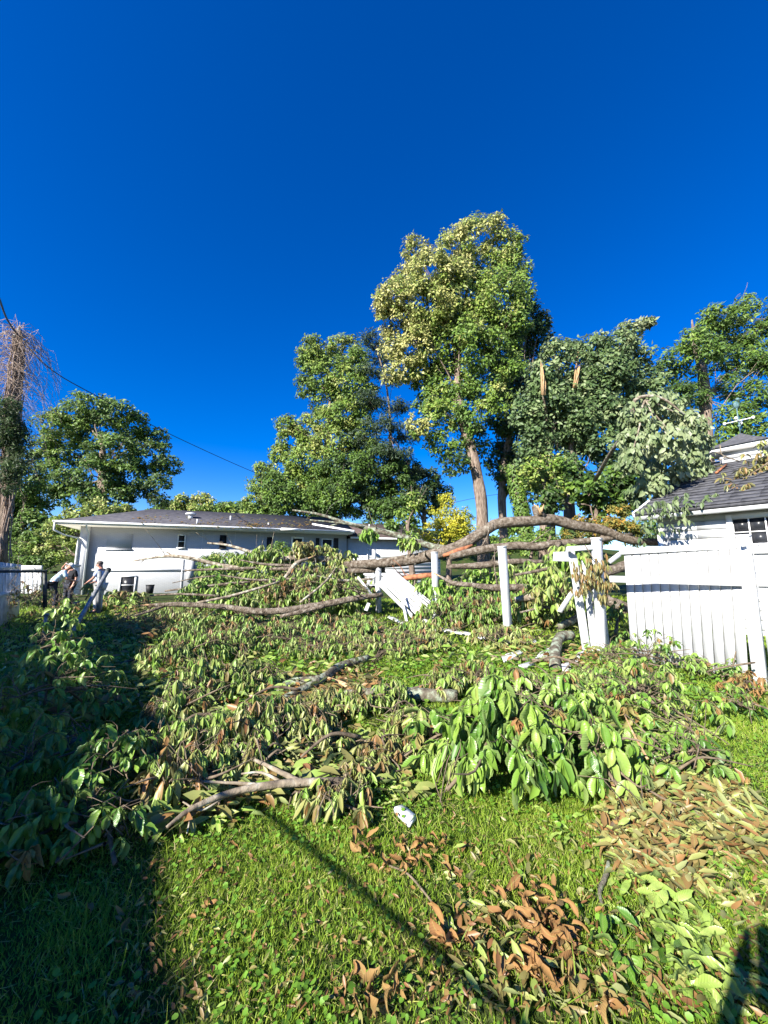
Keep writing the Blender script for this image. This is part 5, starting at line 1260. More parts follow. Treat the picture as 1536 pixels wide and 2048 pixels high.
bough('limp dark leafy shoot on the lawn at the right edge', 1478, 1445, .25, .35, 14, .3, 60, .18, None, 6, .1, .35)
bough('wilted brown tuft beside the fence at the right edge', 1500, 1410, .22, .32, 16, .9, 60, .17, None, 6, .05, .3)
# left shade, deepened in colour by darker leaf tints
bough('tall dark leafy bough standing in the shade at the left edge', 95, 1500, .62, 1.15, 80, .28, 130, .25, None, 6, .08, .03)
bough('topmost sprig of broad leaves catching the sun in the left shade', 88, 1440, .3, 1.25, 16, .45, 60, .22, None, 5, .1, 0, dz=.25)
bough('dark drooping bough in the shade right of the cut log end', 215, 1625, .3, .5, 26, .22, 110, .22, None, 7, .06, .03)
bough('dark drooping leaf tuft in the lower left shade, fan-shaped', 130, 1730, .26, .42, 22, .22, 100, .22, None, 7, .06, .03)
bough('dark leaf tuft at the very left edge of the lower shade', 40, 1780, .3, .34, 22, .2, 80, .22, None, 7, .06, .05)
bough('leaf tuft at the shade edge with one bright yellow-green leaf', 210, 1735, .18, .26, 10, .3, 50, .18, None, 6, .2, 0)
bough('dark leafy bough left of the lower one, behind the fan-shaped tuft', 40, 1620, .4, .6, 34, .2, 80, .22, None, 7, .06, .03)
# sunlit heap on the left centre: wilted drooping leaves
mid = [(330, 1350, .6, .55, 60, .5, 'sunlit bough at the shade edge, topmost of the left heap'), (400, 1330, .75, .7, 80, .46, 'full green bough in the left heap, below the long straight limb'),
 (470, 1310, .8, .7, 90, .4, 'bright green bough mid-heap, left of the leaning white boards'), (540, 1300, .8, .65, 90, .42, 'green bough in the heap under the split long limb'),
 (400, 1420, .6, .6, 70, .5, 'pale drooping bough in the left heap above the brown patch'), (480, 1400, .6, .55, 70, .5, 'drooping bough left of the mottled crooked branch'),
 (350, 1460, .45, .45, 40, .5, 'pale bough at the shade edge above the grassy dark hollow'), (620, 1320, .7, .5, 70, .42, 'green bough behind the mottled crooked branch'),
 (700, 1310, .7, .5, 70, .48, 'wilting bough right of the mottled crooked branch'), (780, 1320, .7, .5, 70, .5, 'pale bough before the long edge-on white strip'),
 (850, 1310, .6, .45, 60, .52, 'drooping bough in front of the edge-on strip, right part'), (390, 1560, .4, .5, 44, .55, 'olive drooping bough above the forked branch, at the shade'),
 (450, 1540, .42, .5, 50, .54, 'large olive bough of hanging wilted leaves above the forked branch'), (520, 1510, .45, .5, 54, .54, 'big wilted bough with umbrella-like leaf tufts, mid-left'),
 (600, 1490, .4, .42, 40, .6, 'yellowish wilted bough right of the umbrella-like tufts'), (640, 1520, .3, .3, 24, .6, 'small olive tuft beside the grass at the lichened log'),
 (350, 1630, .3, .4, 26, .52, 'wilted tuft hanging left of the forked branch tip'), (430, 1600, .24, .34, 20, .55, 'wilted tuft hanging behind the forked branch'),
 (500, 1575, .2, .3, 16, .55, 'wilted tuft in the crook of the forked branch'), (320, 1560, .3, .45, 24, .5, 'green-grey tuft at the edge of the deep shade'),
 (710, 1440, .3, .3, 20, .52, 'leafy tuft leaning on the left end of the lichened log'), (780, 1430, .28, .42, 24, .46, 'upright leaf tuft in front of the lichened log'),
 (650, 1440, .35, .3, 24, .6, 'flat yellowing tuft below the mottled branch'), (890, 1400, .35, .35, 26, .5, 'leaf tuft at the right end of the lichened log'),
 (960, 1390, .45, .4, 34, .45, 'leafy bough behind the biggest glossy bough, by the curved log'), (1010, 1420, .4, .55, 40, .4, 'upright bough left of the fence litter with hanging leaves'),
 (690, 1650, .22, .16, 14, .6, 'sprawling olive sprig on the grass at the forked branch butt'), (640, 1640, .2, .12, 12, .66, 'yellowed sprig on the grass under the forked branch'),
 (1180, 1400, .5, .3, 46, .5, 'low leafy bough on the grass before the battered fence remnant'), (1120, 1420, .45, .28, 40, .55, 'flattened olive bough right of the curved log'),
 (1240, 1400, .45, .35, 44, .45, 'leafy bough directly before the free end of the standing fence'),
 (820, 1480, .3, .22, 20, .6, 'wilted sprig on the grass left of the biggest glossy bough'), (770, 1540, .3, .16, 20, .66, 'yellowish flattened sprig left of the biggest glossy bough'),
 (730, 1580, .24, .12, 14, .68, 'flat faded sprig beside the lone white cap')]
for x, y, R, h, nw, ti, lab in mid:
    bough(lab, x, y, R * .8, h * .72, int(nw * 1.75), ti + .03, 0, .1 if y < 1450 else .108, 'leafy boughs in the debris', 8, .12, .14, wr=.31, spread=(.05, .6), droop=1.25)
# heap behind, around the trunks
far = [(340, 1262, .9, .5, 60, .55, 0, 'low wilted bough at the shade edge, farthest left in the sunlit heap'), (410, 1278, .8, .45, 80, .46, 0, 'bough under the left end of the long straight limb'), (480, 1278, .8, .45, 90, .42, 0, 'leafy bough left of centre just before the long straight limb'), (430, 1235, 1.3, .9, 90, .42, 0, 'bough at the far left end of the trunk heap'), (500, 1235, 1.3, 1.0, 110, .45, .25, 'bough under the dark-tipped limb in the trunk heap'),
 (560, 1240, 1.2, .9, 110, .5, .3, 'wilted bough beneath the propped pale branch'), (620, 1240, 1.2, 1.0, 110, .52, .55, 'brownish wilted crest of the trunk heap before the house door'),
 (680, 1240, 1.1, .9, 110, .5, .35, 'wilted bough on the heap left of the slanting boards'), (720, 1268, .7, .35, 50, .48, 0, 'low bough at the foot of the slanting boards'),
 (900, 1255, .9, .7, 90, .4, 0, 'green bough between the two middle posts'), (955, 1250, .9, .75, 90, .36, .05, 'dark green bough left of the tallest bare post'),
 (1060, 1250, .8, .75, 90, .45, .05, 'green bough right of the tallest bare post'), (1110, 1240, .8, .9, 100, .5, .25, 'pale drooping bough left of the battered fence remnant'),
 (830, 1272, .6, .25, 40, .5, 0, 'low bough before the leaning end of the slanting boards'), (1000, 1285, .6, .25, 50, .6, 0, 'flat wilted bough around the foot of the tallest bare post'),
 (640, 1275, .8, .4, 90, .42, 0, 'leafy bough below the long straight limb, centre'), (560, 1272, .8, .4, 90, .42, 0, 'leafy bough below the long straight limb, left of centre'),
 (710, 1290, .8, .4, 70, .45, 0, 'leafy bough right below the little white chips')]
for x, y, R, h, nw, ti, dz, lab in far:
    bough(lab, x, y, R, h * 1.15, int(nw * 2.1), ti, 0, .14, 'leafy boughs in the debris', 7, .12, .16, dz=dz, wr=.3, spread=(.05, .65), droop=1.2)
for x, y, Y, r_, ti, lab in ((430, 1160, 12.8, .6, .42, 'drooping green leaves hung on the heap below the bare grey limb'), (480, 1125, 13.4, .5, .45, 'green leaf tuft over the heap right of the round bush'), (520, 1155, 12.8, .7, .5, 'big drooping leaf tuft on the heap left of the propped pale branch'), (560, 1120, 13.6, .5, .48, 'green tuft on the heap under the house door'), (600, 1160, 12.8, .6, .6, 'wilted tuft behind the propped pale branch'), (650, 1110, 13.8, .5, .62, 'brownish tuft on the heap crest before the shuttered window'), (570, 1195, 12.0, .6, .45, 'leaf tuft just above the long straight limb'), (690, 1195, 12.0, .5, .5, 'leaf tuft left of the foot of the rearmost post'), (470, 1195, 11.8, .6, .4, 'dark green tuft above the left part of the long straight limb'), (1010, 1215, 10.4, .45, .3, 'dark leaf tuft behind the tallest bare post'), (930, 1210, 11.0, .5, .35, 'leaf tuft behind the middle gap of the fence line'), (1085, 1150, 10.4, .4, .42, 'hanging leaves on the limb end near the battered remnant'), (410, 1180, 12.0, .5, .4, 'leaf tuft low at the left end of the trunk heap by the round bush'), (450, 1175, 12.4, .6, .45, 'drooping tuft at the left of the heap beneath the dark twig'), (540, 1185, 12.2, .6, .5, 'drooping tuft on the heap above the split limb, centre'), (640, 1185, 12.0, .5, .55, 'yellowing tuft on the heap above the split limb, right'), (530, 1110, 13.2, .45, .5, 'leaf tuft along the top of the dark-tipped limb'), (700, 1150, 12.8, .5, .55, 'wilted tuft just left of the rearmost post'), (900, 1190, 11.2, .55, .4, 'leaves massed behind the post right of the slanting boards'), (960, 1160, 11.6, .5, .36, 'green leaf tuft in the gap under the grey log, left part'), (950, 1225, 10.4, .5, .38, 'low green leaf tuft in the gap left of the tallest bare post'), (1040, 1150, 10.8, .5, .42, 'leaf tuft just right of the top half of the tallest bare post'), (1060, 1200, 10.4, .55, .45, 'leaf tuft right of the lower half of the tallest bare post'), (830, 1180, 12.6, .5, .4, 'dark leaves behind the slanting white boards'), (610, 1095, 13.0, .35, .78, 'brown-green wilted tuft standing highest on the trunk heap'), (690, 1120, 12.8, .4, .6, 'wilted leaf tuft hung on the fallen trunk by the rearmost post'), (660, 1150, 12.2, .6, .66, 'brownish wilted leaves hanging below the fallen trunk'),
                             (740, 1065, 12.1, .2, .35, 'few green leaves hanging from the pale sweeping limb'), (820, 1080, 12, .25, .5, 'green sprig hanging under the pale sweeping limb'), (865, 1170, 10.3, .25, .35, 'green leaves clinging to the post right of the slanting boards'),
                             (1120, 1170, 8.3, .5, .56, 'pale broad leaves hanging beside the battered fence remnant'), (1130, 1110, 9, .35, .45, 'leaf tuft over the white scraps left of the battered remnant')):
    c = at(x, y, Y); t = thing('leaf_tuft', c, lab, 'leaf tuft', 'leaf tufts on the fallen trunk')
    lb = LB(); nw = int(26 + r_ * 70); C = c + unit(nw) * rng.random((nw, 1)) ** .4 * np.array([r_ * 1.4, r_, r_ * .9])
    lb.add(*whorls(C, 6, .2, 1.2, ti, .1)); lb.build('foliage', 'cut_leaf', t, LEAF_MID)['kind'] = 'stuff'
    mb = MB()
    for q in C[::2]: mb.tube([c - [0, 0, r_ * .5], (c + q) / 2, q], [.008, .006, .003], 3, cap=False)
    mb.build('twigs', 'twig', t)['kind'] = 'stuff'
# dead tuft draped over the battered fence remnant
t = thing('dead_leaf_tuft', at(1192, 1130, 6.5), 'hanging tuft of shrivelled brown leaves draped over the battered fence remnant', 'leaf tuft')
lb = LB(); C = []
for x, y, s_, k in ((1180, 1130, 14, 26), (1195, 1155, 14, 22), (1165, 1170, 10, 14), (1200, 1125, 12, 18), (1205, 1190, 5, 12), (1172, 1150, 10, 14), (1218, 1165, 6, 12), (1160, 1140, 8, 10)):
    for _ in range(k): C.append(at(random.gauss(x, s_), random.gauss(y, s_ * .7), 6.45 + random.gauss(0, .07)))
lb.add(*whorls(np.array(C), 5, .115, 1.5, .82, .06, (.05, .4), .26)); lb.build('leaves', 'cut_leaf', t, LEAF_MID)['kind'] = 'stuff'
mb = MB(); mb.tube([at(1170, 1090, 6.6), at(1182, 1110, 6.5), at(1195, 1130, 6.45), at(1205, 1175, 6.42)], .008, 5, sub=3); mb.build('stem', 'twig', t)
# dead bough on the garage roof
t = thing('dead_bough', at(1510, 960, 9.3), 'dead brown leafy bough lying on the garage roof at the right edge', 'bough')
lb = LB(); C = []
for x, y, sx, sy, k, tn in ((1525, 935, 14, 12, 40, .8), (1500, 950, 24, 7, 50, .8), (1505, 975, 22, 6, 40, .84), (1535, 990, 10, 10, 24, .75), (1516, 1000, 12, 6, 16, .66), (1525, 900, 6, 14, 12, .72)):
    C = np.array([at(random.gauss(x, sx), random.gauss(y, sy), 8.75 + (y < 960) * 1.0 + random.gauss(0, .1)) for _ in range(k)])
    lb.add(*whorls(C, 5, .15, 1.1, tn, .07, (.2, 1.0), .36))
lb.build('leaves', 'cut_leaf', t, LEAF_MID)['kind'] = 'stuff'
mb = MB(); mb.tube([at(1570, 900, 9.2), at(1530, 930, 9.3), at(1490, 955, 9.3)], [.03, .02, .01], 6, sub=3); mb.tube([at(1560, 960, 8.8), at(1520, 975, 8.8), at(1490, 980, 8.8)], [.02, .015, .006], 5, sub=3); mb.build('stem', 'twig', t)
t = thing('roof_branch', roofp(2.2, RD * .8), 'thin bare pale branch and dead leaves caught on the garage ridge by the cupola', 'branch')
mb = MB()
for pts in ([(1395, 930), (1425, 905), (1455, 915), (1478, 922)], [(1440, 890), (1443, 908), (1455, 915)], [(1420, 925), (1440, 920), (1452, 912)]):
    mb.tube([at(x, y, 11.6) for x, y in pts], .018, 5, sub=4)
mb.build('stem', 'bark_pale', t)
lb = LB(); C = np.array([at(random.gauss(1425, 14), random.gauss(934, 5), 11.7) for _ in range(40)]); lb.add(*whorls(C, 4, .14, .9, .82, .07)); lb.build('leaves', 'cut_leaf', t, LEAF_MID)['kind'] = 'stuff'
ps = thing('roof_stick', at(1450, 940, 11.2), 'short reddish stick lying at the top of the garage roof', 'stick')
mb = MB(); mb.tube([at(1432, 946, 10.8), at(1453, 929, 11.4)], .03, 6); mb.build('wood', 'red_wood', ps)
# cut boughs heaped in front of the house wall, by the man in blue
bough('heap of cut leafy boughs piled against the house wall beside the man in blue', 245, 1215, 1.1, .7, 110, .55, 0, .2, None, 7, .12, .2, az=.2)
bough('pale green bough end held up beside the man in blue', 180, 1215, .35, .5, 26, .55, 0, .2, None, 6, dz=.5)
bough('leafy bough lying in the dark left of the leaning pole', 160, 1222, .7, .3, 40, .45, 0, .2, None, 6)
bough('low weedy plants in front of the bending person', 112, 1212, .8, .5, 50, .35, 0, .17, None, 6, cat='plants', name='weed_clump')
lb = LB(); c = at(62, 1200, 12); C = c + rng.standard_normal((90, 3)) * [.45, .5, .3]; lb.add(*whorls(C, 5, .13, 1, .75, .15)); tt_ = thing('dead_tangle', c, 'dark tangle of dead twigs and leaves before the white gate', 'twig tangle')
lb.build('leaves', 'cut_leaf', tt_, LEAF_MID)['kind'] = 'stuff'
mb = MB()
for _ in range(70):
    p = c + rng.standard_normal(3) * [.5, .5, .1]; q = p + rng.standard_normal(3) * [.4, .3, .35] + [0, 0, .35]; mb.tube([p, (p + q) / 2 + rng.normal(0, .12, 3), q], .008, 3, cap=False, sub=2)
mb.build('twigs', 'bark', tt_)['kind'] = 'stuff'

# general layer of small fallen foliage under and between the boughs (nobody could count it)
def in_poly(x, y, poly):
    inside = np.zeros(len(x), bool); j = len(poly) - 1
    for i in range(len(poly)):
        xi, yi = poly[i]; xj, yj = poly[j]
        c = ((yi > y) != (yj > y)) & (x < (xj - xi) * (y - yi) / (yj - yi + 1e-9) + xi)
        inside ^= c; j = i
    return inside
def gp_many(px, py):
    xc = (px - CX) / FPX; yu = (CY - py) / FPX; f = CP - SP * yu; u = SP + CP * yu
    rx, rz = xc / f, u / f; Y = np.full(len(px), 3.0)
    for _ in range(40):
        Y = .5 * Y + .5 * np.minimum((CAMZ - ground(rx * Y, Y)) / np.maximum(-rz, .004), 60)
    X = rx * Y
    return np.c_[X, Y, ground(X, Y)]
def px_area(poly, n):
    xs = [p[0] for p in poly]; ys = [p[1] for p in poly]
    x = rng.uniform(min(xs), max(xs), n); y = rng.uniform(min(ys), max(ys), n)
    k = in_poly(x, y, poly); return gp_many(x[k], y[k])
def flat_leaves(lb, P, L, tint, tj, up=.06, tilt=.45, bend=(-.3, .5), fold=(.1, 1.0), wr=.4):
    n = len(P); a = rng.random(n) * 6.283
    D = np.c_[np.cos(a), np.sin(a), rng.normal(0, tilt * .5, n)]; N = np.c_[rng.normal(0, tilt, (n, 2)), np.ones(n)]
    P = P + np.c_[np.zeros((n, 2)), rng.uniform(.01, up, n)]
    Ls = L * rng.uniform(.6, 1.2, n)
    lb.add(P, D, N, Ls, Ls * wr * rng.uniform(.6, 1.1, n), np.clip(tint + rng.normal(0, tj, n), 0, 1), rng.uniform(*fold, n), rng.uniform(*bend, n))
DEBRIS = [(250, 1225), (420, 1235), (760, 1235), (1120, 1250), (1220, 1320), (1300, 1340), (1430, 1440), (1400, 1560), (1536, 1650), (1536, 1800), (1350, 1800), (1250, 1700), (1180, 1660), (860, 1640), (700, 1600), (520, 1640), (330, 1700), (280, 1560), (330, 1420), (290, 1340)]
lb = LB()
P = px_area([(220, 1208), (480, 1215), (480, 1262), (300, 1290), (230, 1270)], 2600); flat_leaves(lb, P, .15, .84, .1, .25, .9)
P = px_area([(250, 1225), (420, 1232), (1180, 1250), (1220, 1330), (1000, 1345), (760, 1345), (560, 1420), (420, 1480), (330, 1420), (290, 1340)], 4500); flat_leaves(lb, P, .14, .6, .2, .18, .8)
P = px_area([(340, 1460), (640, 1460), (720, 1560), (560, 1620), (340, 1690), (290, 1560)], 1500); flat_leaves(lb, P, .15, .68, .17, .12, .7)
P = px_area([(560, 1360), (760, 1340), (760, 1390), (700, 1440), (560, 1460), (480, 1450)], 1800); flat_leaves(lb, P, .15, .85, .08, .1, .7)
P = px_area([(700, 1420), (860, 1420), (840, 1600), (720, 1600)], 350); flat_leaves(lb, P, .15, .62, .1, .05, .5)
P = px_area([(980, 1290), (1230, 1300), (1230, 1345), (1000, 1320)], 900); flat_leaves(lb, P, .13, .82, .1, .07, .6)
P = px_area([(1080, 1345), (1300, 1345), (1420, 1460), (1380, 1540), (1100, 1480)], 900); flat_leaves(lb, P, .15, .56, .13, .1, .6)
P = px_area([(1200, 1540), (1400, 1520), (1536, 1640), (1536, 1740), (1330, 1700), (1220, 1640)], 5200); flat_leaves(lb, P, .1, .76, .12, .1, .9)
P = px_area([(1190, 1670), (1340, 1680), (1420, 1800), (1260, 1780)], 1800); flat_leaves(lb, P, .09, .8, .1, .08, .8)
P = px_area([(0, 1235), (290, 1235), (330, 1400), (200, 1460), (0, 1430)], 1500); flat_leaves(lb, P, .15, .6, .2, .12, .8)
P = px_area([(250, 1640), (1536, 1560), (1536, 2048), (200, 2048)], 2600); flat_leaves(lb, P, .035, .84, .12, .045, .9)
P = px_area([(900, 1700), (1536, 1640), (1536, 2048), (900, 2048)], 700); flat_leaves(lb, P, .07, .78, .14, .05, .9)
tag(lb.build('fallen_foliage', 'cut_leaf', None, LEAF_MID, 'stuff'), 'wilted leaves carpeting the ground under the felled boughs', 'fallen leaves')

# loose leaves one can pick apart on the lawn
def loose(label, poly, n, variants, L, tint=None, group=None, up=.05, tilt=.35, cat='leaf', name='dead_leaf'):
    P = px_area(poly, n * 8)[:n]
    for p in P:
        a = random.uniform(0, 6.283)
        D = np.array([math.cos(a), math.sin(a), random.gauss(0.05, tilt * .5)]); N = np.array([random.gauss(0, tilt), random.gauss(0, tilt), 1])
        o = place_leaf(name, variants, p + [0, 0, random.uniform(.015, up)], D, N, L * random.uniform(.65, 1.15), tint)
        tag(o, label, cat, group)
blob = lambda x, y, a, b: [(x + a * math.cos(t), y + b * math.sin(t)) for t in np.linspace(0, 6.28, 12)[:-1]]
loose('curled orange-brown dead leaf in the patch low right of centre', [(1010, 1800), (1100, 1800), (1180, 1900), (1150, 1960), (1060, 1990), (1000, 1900)], 72, VAR_DRY, 0.093, .92, 'dead leaves low right of centre', .08, .6)
loose('curled brown dead leaf in the clump below the lone white cap', [(690, 1690), (740, 1680), (900, 1690), (890, 1750), (760, 1760), (700, 1730)], 42, VAR_DRY, 0.082, .9, 'dead leaves below the white cap', .07, .6)
loose('large curled brown leaf of the star-shaped clump near the bottom', blob(920, 1905, 40, 36), 9, VAR_DRY, 0.109, .93, 'dead leaves of the star-shaped clump', .08, .8)
loose('grey-brown dead leaf in the clump at the bottom edge, centre', blob(745, 2010, 55, 26), 11, VAR_DRY, 0.093, .86, 'dead leaves at the bottom edge', .06, .5)
loose('lone brown leaf in the grass at the edge of the left shade', [(370, 1700), (520, 1700), (470, 1800), (400, 1870), (360, 1830)], 9, VAR_DRY, 0.070, .9, 'lone leaves by the shade edge', .05, .5)
loose('lone brown leaf scattered in the sunny grass at centre', [(520, 1780), (980, 1780), (900, 1860), (850, 2020), (600, 2020)], 16, VAR_DRY, 0.054, .88, 'lone leaves in the grass', .04, .4)
loose('brown or olive leaf in the deep dead-leaf heap at right', [(1180, 1660), (1290, 1560), (1400, 1560), (1440, 1700), (1420, 1800), (1300, 1790), (1220, 1720)], 95, VAR_DRY, 0.093, .84, 'leaves of the dead heap at right', .11, .55)
loose('dull olive leaf in the deep dead-leaf heap at right', [(1200, 1640), (1300, 1560), (1450, 1580), (1536, 1640), (1500, 1700), (1420, 1740), (1260, 1740)], 120, VAR_OLIVE, 0.098, .66, 'olive leaves of the dead heap at right', .12, .5, name='wilted_leaf')
loose('grey-green limp leaf in the trail along the bottom right', [(1250, 1770), (1330, 1760), (1450, 1880), (1520, 2000), (1420, 2040), (1300, 1900)], 105, VAR_OLIVE, 0.109, .5, 'limp leaves along the bottom right', .08, .4, name='wilted_leaf')
loose('broad glossy green leaf lying in the bottom right trail', [(1160, 1860), (1300, 1860), (1420, 1960), (1440, 2040), (1240, 2040)], 34, VAR_GREEN, 0.093, .25, 'glossy leaves along the bottom right', .07, .35, name='green_leaf')
loose('brownish limp leaf at the bottom edge, right of centre', [(1130, 1960), (1250, 1950), (1280, 2040), (1150, 2046)], 14, VAR_DRY, 0.098, .82, 'limp leaves at the bottom edge', .05, .4)
loose('large pale leaf lying flat before the biggest glossy bough, at right', [(1090, 1640), (1230, 1650), (1220, 1730), (1100, 1700)], 14, VAR_OLIVE, 0.120, .48, 'pale leaves before the glossy bough', .05, .25, name='wilted_leaf')
loose('bright yellow leaf lying on the grass near the right edge', blob(1497, 1563, 5, 4), 1, VAR_DRY, 0.076, .7, None, .03, .15, name='yellow_leaf')
loose('yellowing leaf scattered on the grass at the right edge', [(1440, 1640), (1536, 1700), (1536, 1900), (1430, 1820)], 26, VAR_OLIVE, 0.082, .7, 'leaves scattered at the right edge', .05, .4, name='wilted_leaf')
loose('pale leaf scattered on the grass behind the lone white cap', [(650, 1640), (780, 1560), (840, 1580), (780, 1640)], 24, VAR_OLIVE, 0.076, .66, 'leaves behind the white cap', .05, .4, name='wilted_leaf')
loose('brown leaf on the bare patch by the mottled crooked branch', [(570, 1370), (740, 1350), (740, 1410), (600, 1440)], 36, VAR_DRY, 0.076, .9, 'brown leaves by the mottled branch', .09, .6)
loose('dim brown leaf lying in the deep shade, lower left', [(60, 1780), (300, 1760), (250, 1960), (80, 1980)], 6, VAR_DRY, 0.087, .88, 'leaves in the lower left shade', .06, .5)
# ------------------------------------------------------------------ grass and ground cover
def blades(P, h, tint, tj, lean=.45, w=.007):
    n = len(P); a = rng.random(n) * 6.283
    D = np.c_[np.cos(a) * lean, np.sin(a) * lean, np.ones(n)] + rng.normal(0, .22, (n, 3)); a2 = rng.random(n) * 6.283
    N = np.c_[np.cos(a2), np.sin(a2), np.zeros(n)]
    L = h * rng.uniform(.45, 1.35, n)
    return P, D, N, L, w * rng.uniform(.7, 1.3, n), np.clip(tint + rng.normal(0, tj, n), 0, 1), 0.0, rng.uniform(-.1, .6, n)
def patch(n, x0, x1, y0, y1, cone=1.5):
    X = rng.uniform(x0, x1, n); Y = rng.uniform(y0, y1, n); k = np.abs(X) < Y * cone + .15
    X, Y = X[k], Y[k]; return np.c_[X, Y, ground(X, Y)]
lb = LB()
def clumped(P, s=2.3):
    f = np.sin(P[:, 0] * s + 1.3 * np.sin(P[:, 1] * s * .7)) * np.sin(P[:, 1] * s * 1.1 + 1.7 * np.sin(P[:, 0] * s * .6)) + .4 * np.sin(P[:, 0] * 9 + P[:, 1] * 7)
    return f
P = patch(160000, -3.4, 4.0, 1.2, 3.0); f = clumped(P); k_ = rng.random(len(P)) < .62 + .5 * sst(f * .7 + .6); P, f = P[k_], f[k_]
lb.add(*blades(P, .022 + .026 * sst(f * .5 + .5), .46 + .14 * f, .2, w=.0045))
P = patch(80000, -4.6, 5.6, 3.0, 4.8); f = clumped(P)
lb.add(*blades(P, .032 + .02 * sst(f * .5 + .5), .48 + .14 * f, .16, w=.007))
# fringe of taller stalks and dry straw
P = patch(4000, -2.4, 3.4, 1.4, 4.6); lb.add(*blades(P, .1, .5, .2, .5, .0045))
P = patch(14000, -2.4, 3.4, 1.4, 4.6); lb.add(*blades(P, .06, .95, .05, 1.8, .004))
tag(lb.build('grass', 'grass', None, BLADE, 'stuff'), 'sunlit green lawn grass', 'grass')
lb = LB()
P = patch(90000, -9, 9, 4.8, 7.5); f = clumped(P)
lb.add(*blades(P, .055, .45 + .12 * f, .15, w=.012))
P = patch(40000, -18, 16, 7.5, 18); lb.add(*blades(P, .1, .5, .15, w=.03))
tag(lb.build('grass', 'grass', None, SPIKE, 'stuff'), 'green grass farther off between the boughs and house', 'grass')
lb = LB()
P = patch(28000, -3.0, 3.9, 1.3, 4.2); f = clumped(P, 1.7); P = P[(f + rng.normal(0, .5, len(P))) > .1]
n = len(P); a = rng.random(n) * 6.283
P = P + np.c_[np.zeros((n, 2)), rng.uniform(.015, .06, n)]
lb.add(P, np.c_[np.cos(a), np.sin(a), rng.normal(.1, .25, n)], np.c_[rng.normal(0, .35, (n, 2)), np.ones(n)], .02 * rng.uniform(.5, 1.5, n), .021 * rng.uniform(.5, 1.5, n), np.clip(rng.normal(.55, .22, n), 0, 1), .2, .1)
P = patch(5000, -4.5, 5.5, 4.2, 7.5); n = len(P); a = rng.random(n) * 6.283
lb.add(P + [0, 0, .06], np.c_[np.cos(a), np.sin(a), rng.normal(.1, .25, n)], np.c_[rng.normal(0, .35, (n, 2)), np.ones(n)], .05, .05, np.clip(rng.normal(.5, .2, n), 0, 1), .2, .1)
tag(lb.build('clover', 'clover', None, ROUND, 'stuff'), 'bright round-leaved clover among the grass', 'ground cover')

# ------------------------------------------------------------------ people
def skin(name, verts, edges, radii, mat, parent, sub=1, root=0):
    base = np.array(parent_loc(parent))
    me = bpy.data.meshes.new(name)
    me.from_pydata([tuple(np.array(v) - base) for v in verts], edges, [])
    o = link(name, me, mat, parent)
    m = o.modifiers.new('skin', 'SKIN')
    sv = me.skin_vertices[0].data
    for i, r in enumerate(radii):
        sv[i].radius = (r, r) if not isinstance(r, tuple) else r
        sv[i].use_root = i == root
    m.use_smooth_shade = True
    s = o.modifiers.new('sub', 'SUBSURF'); s.levels = sub; s.render_levels = sub
    return o

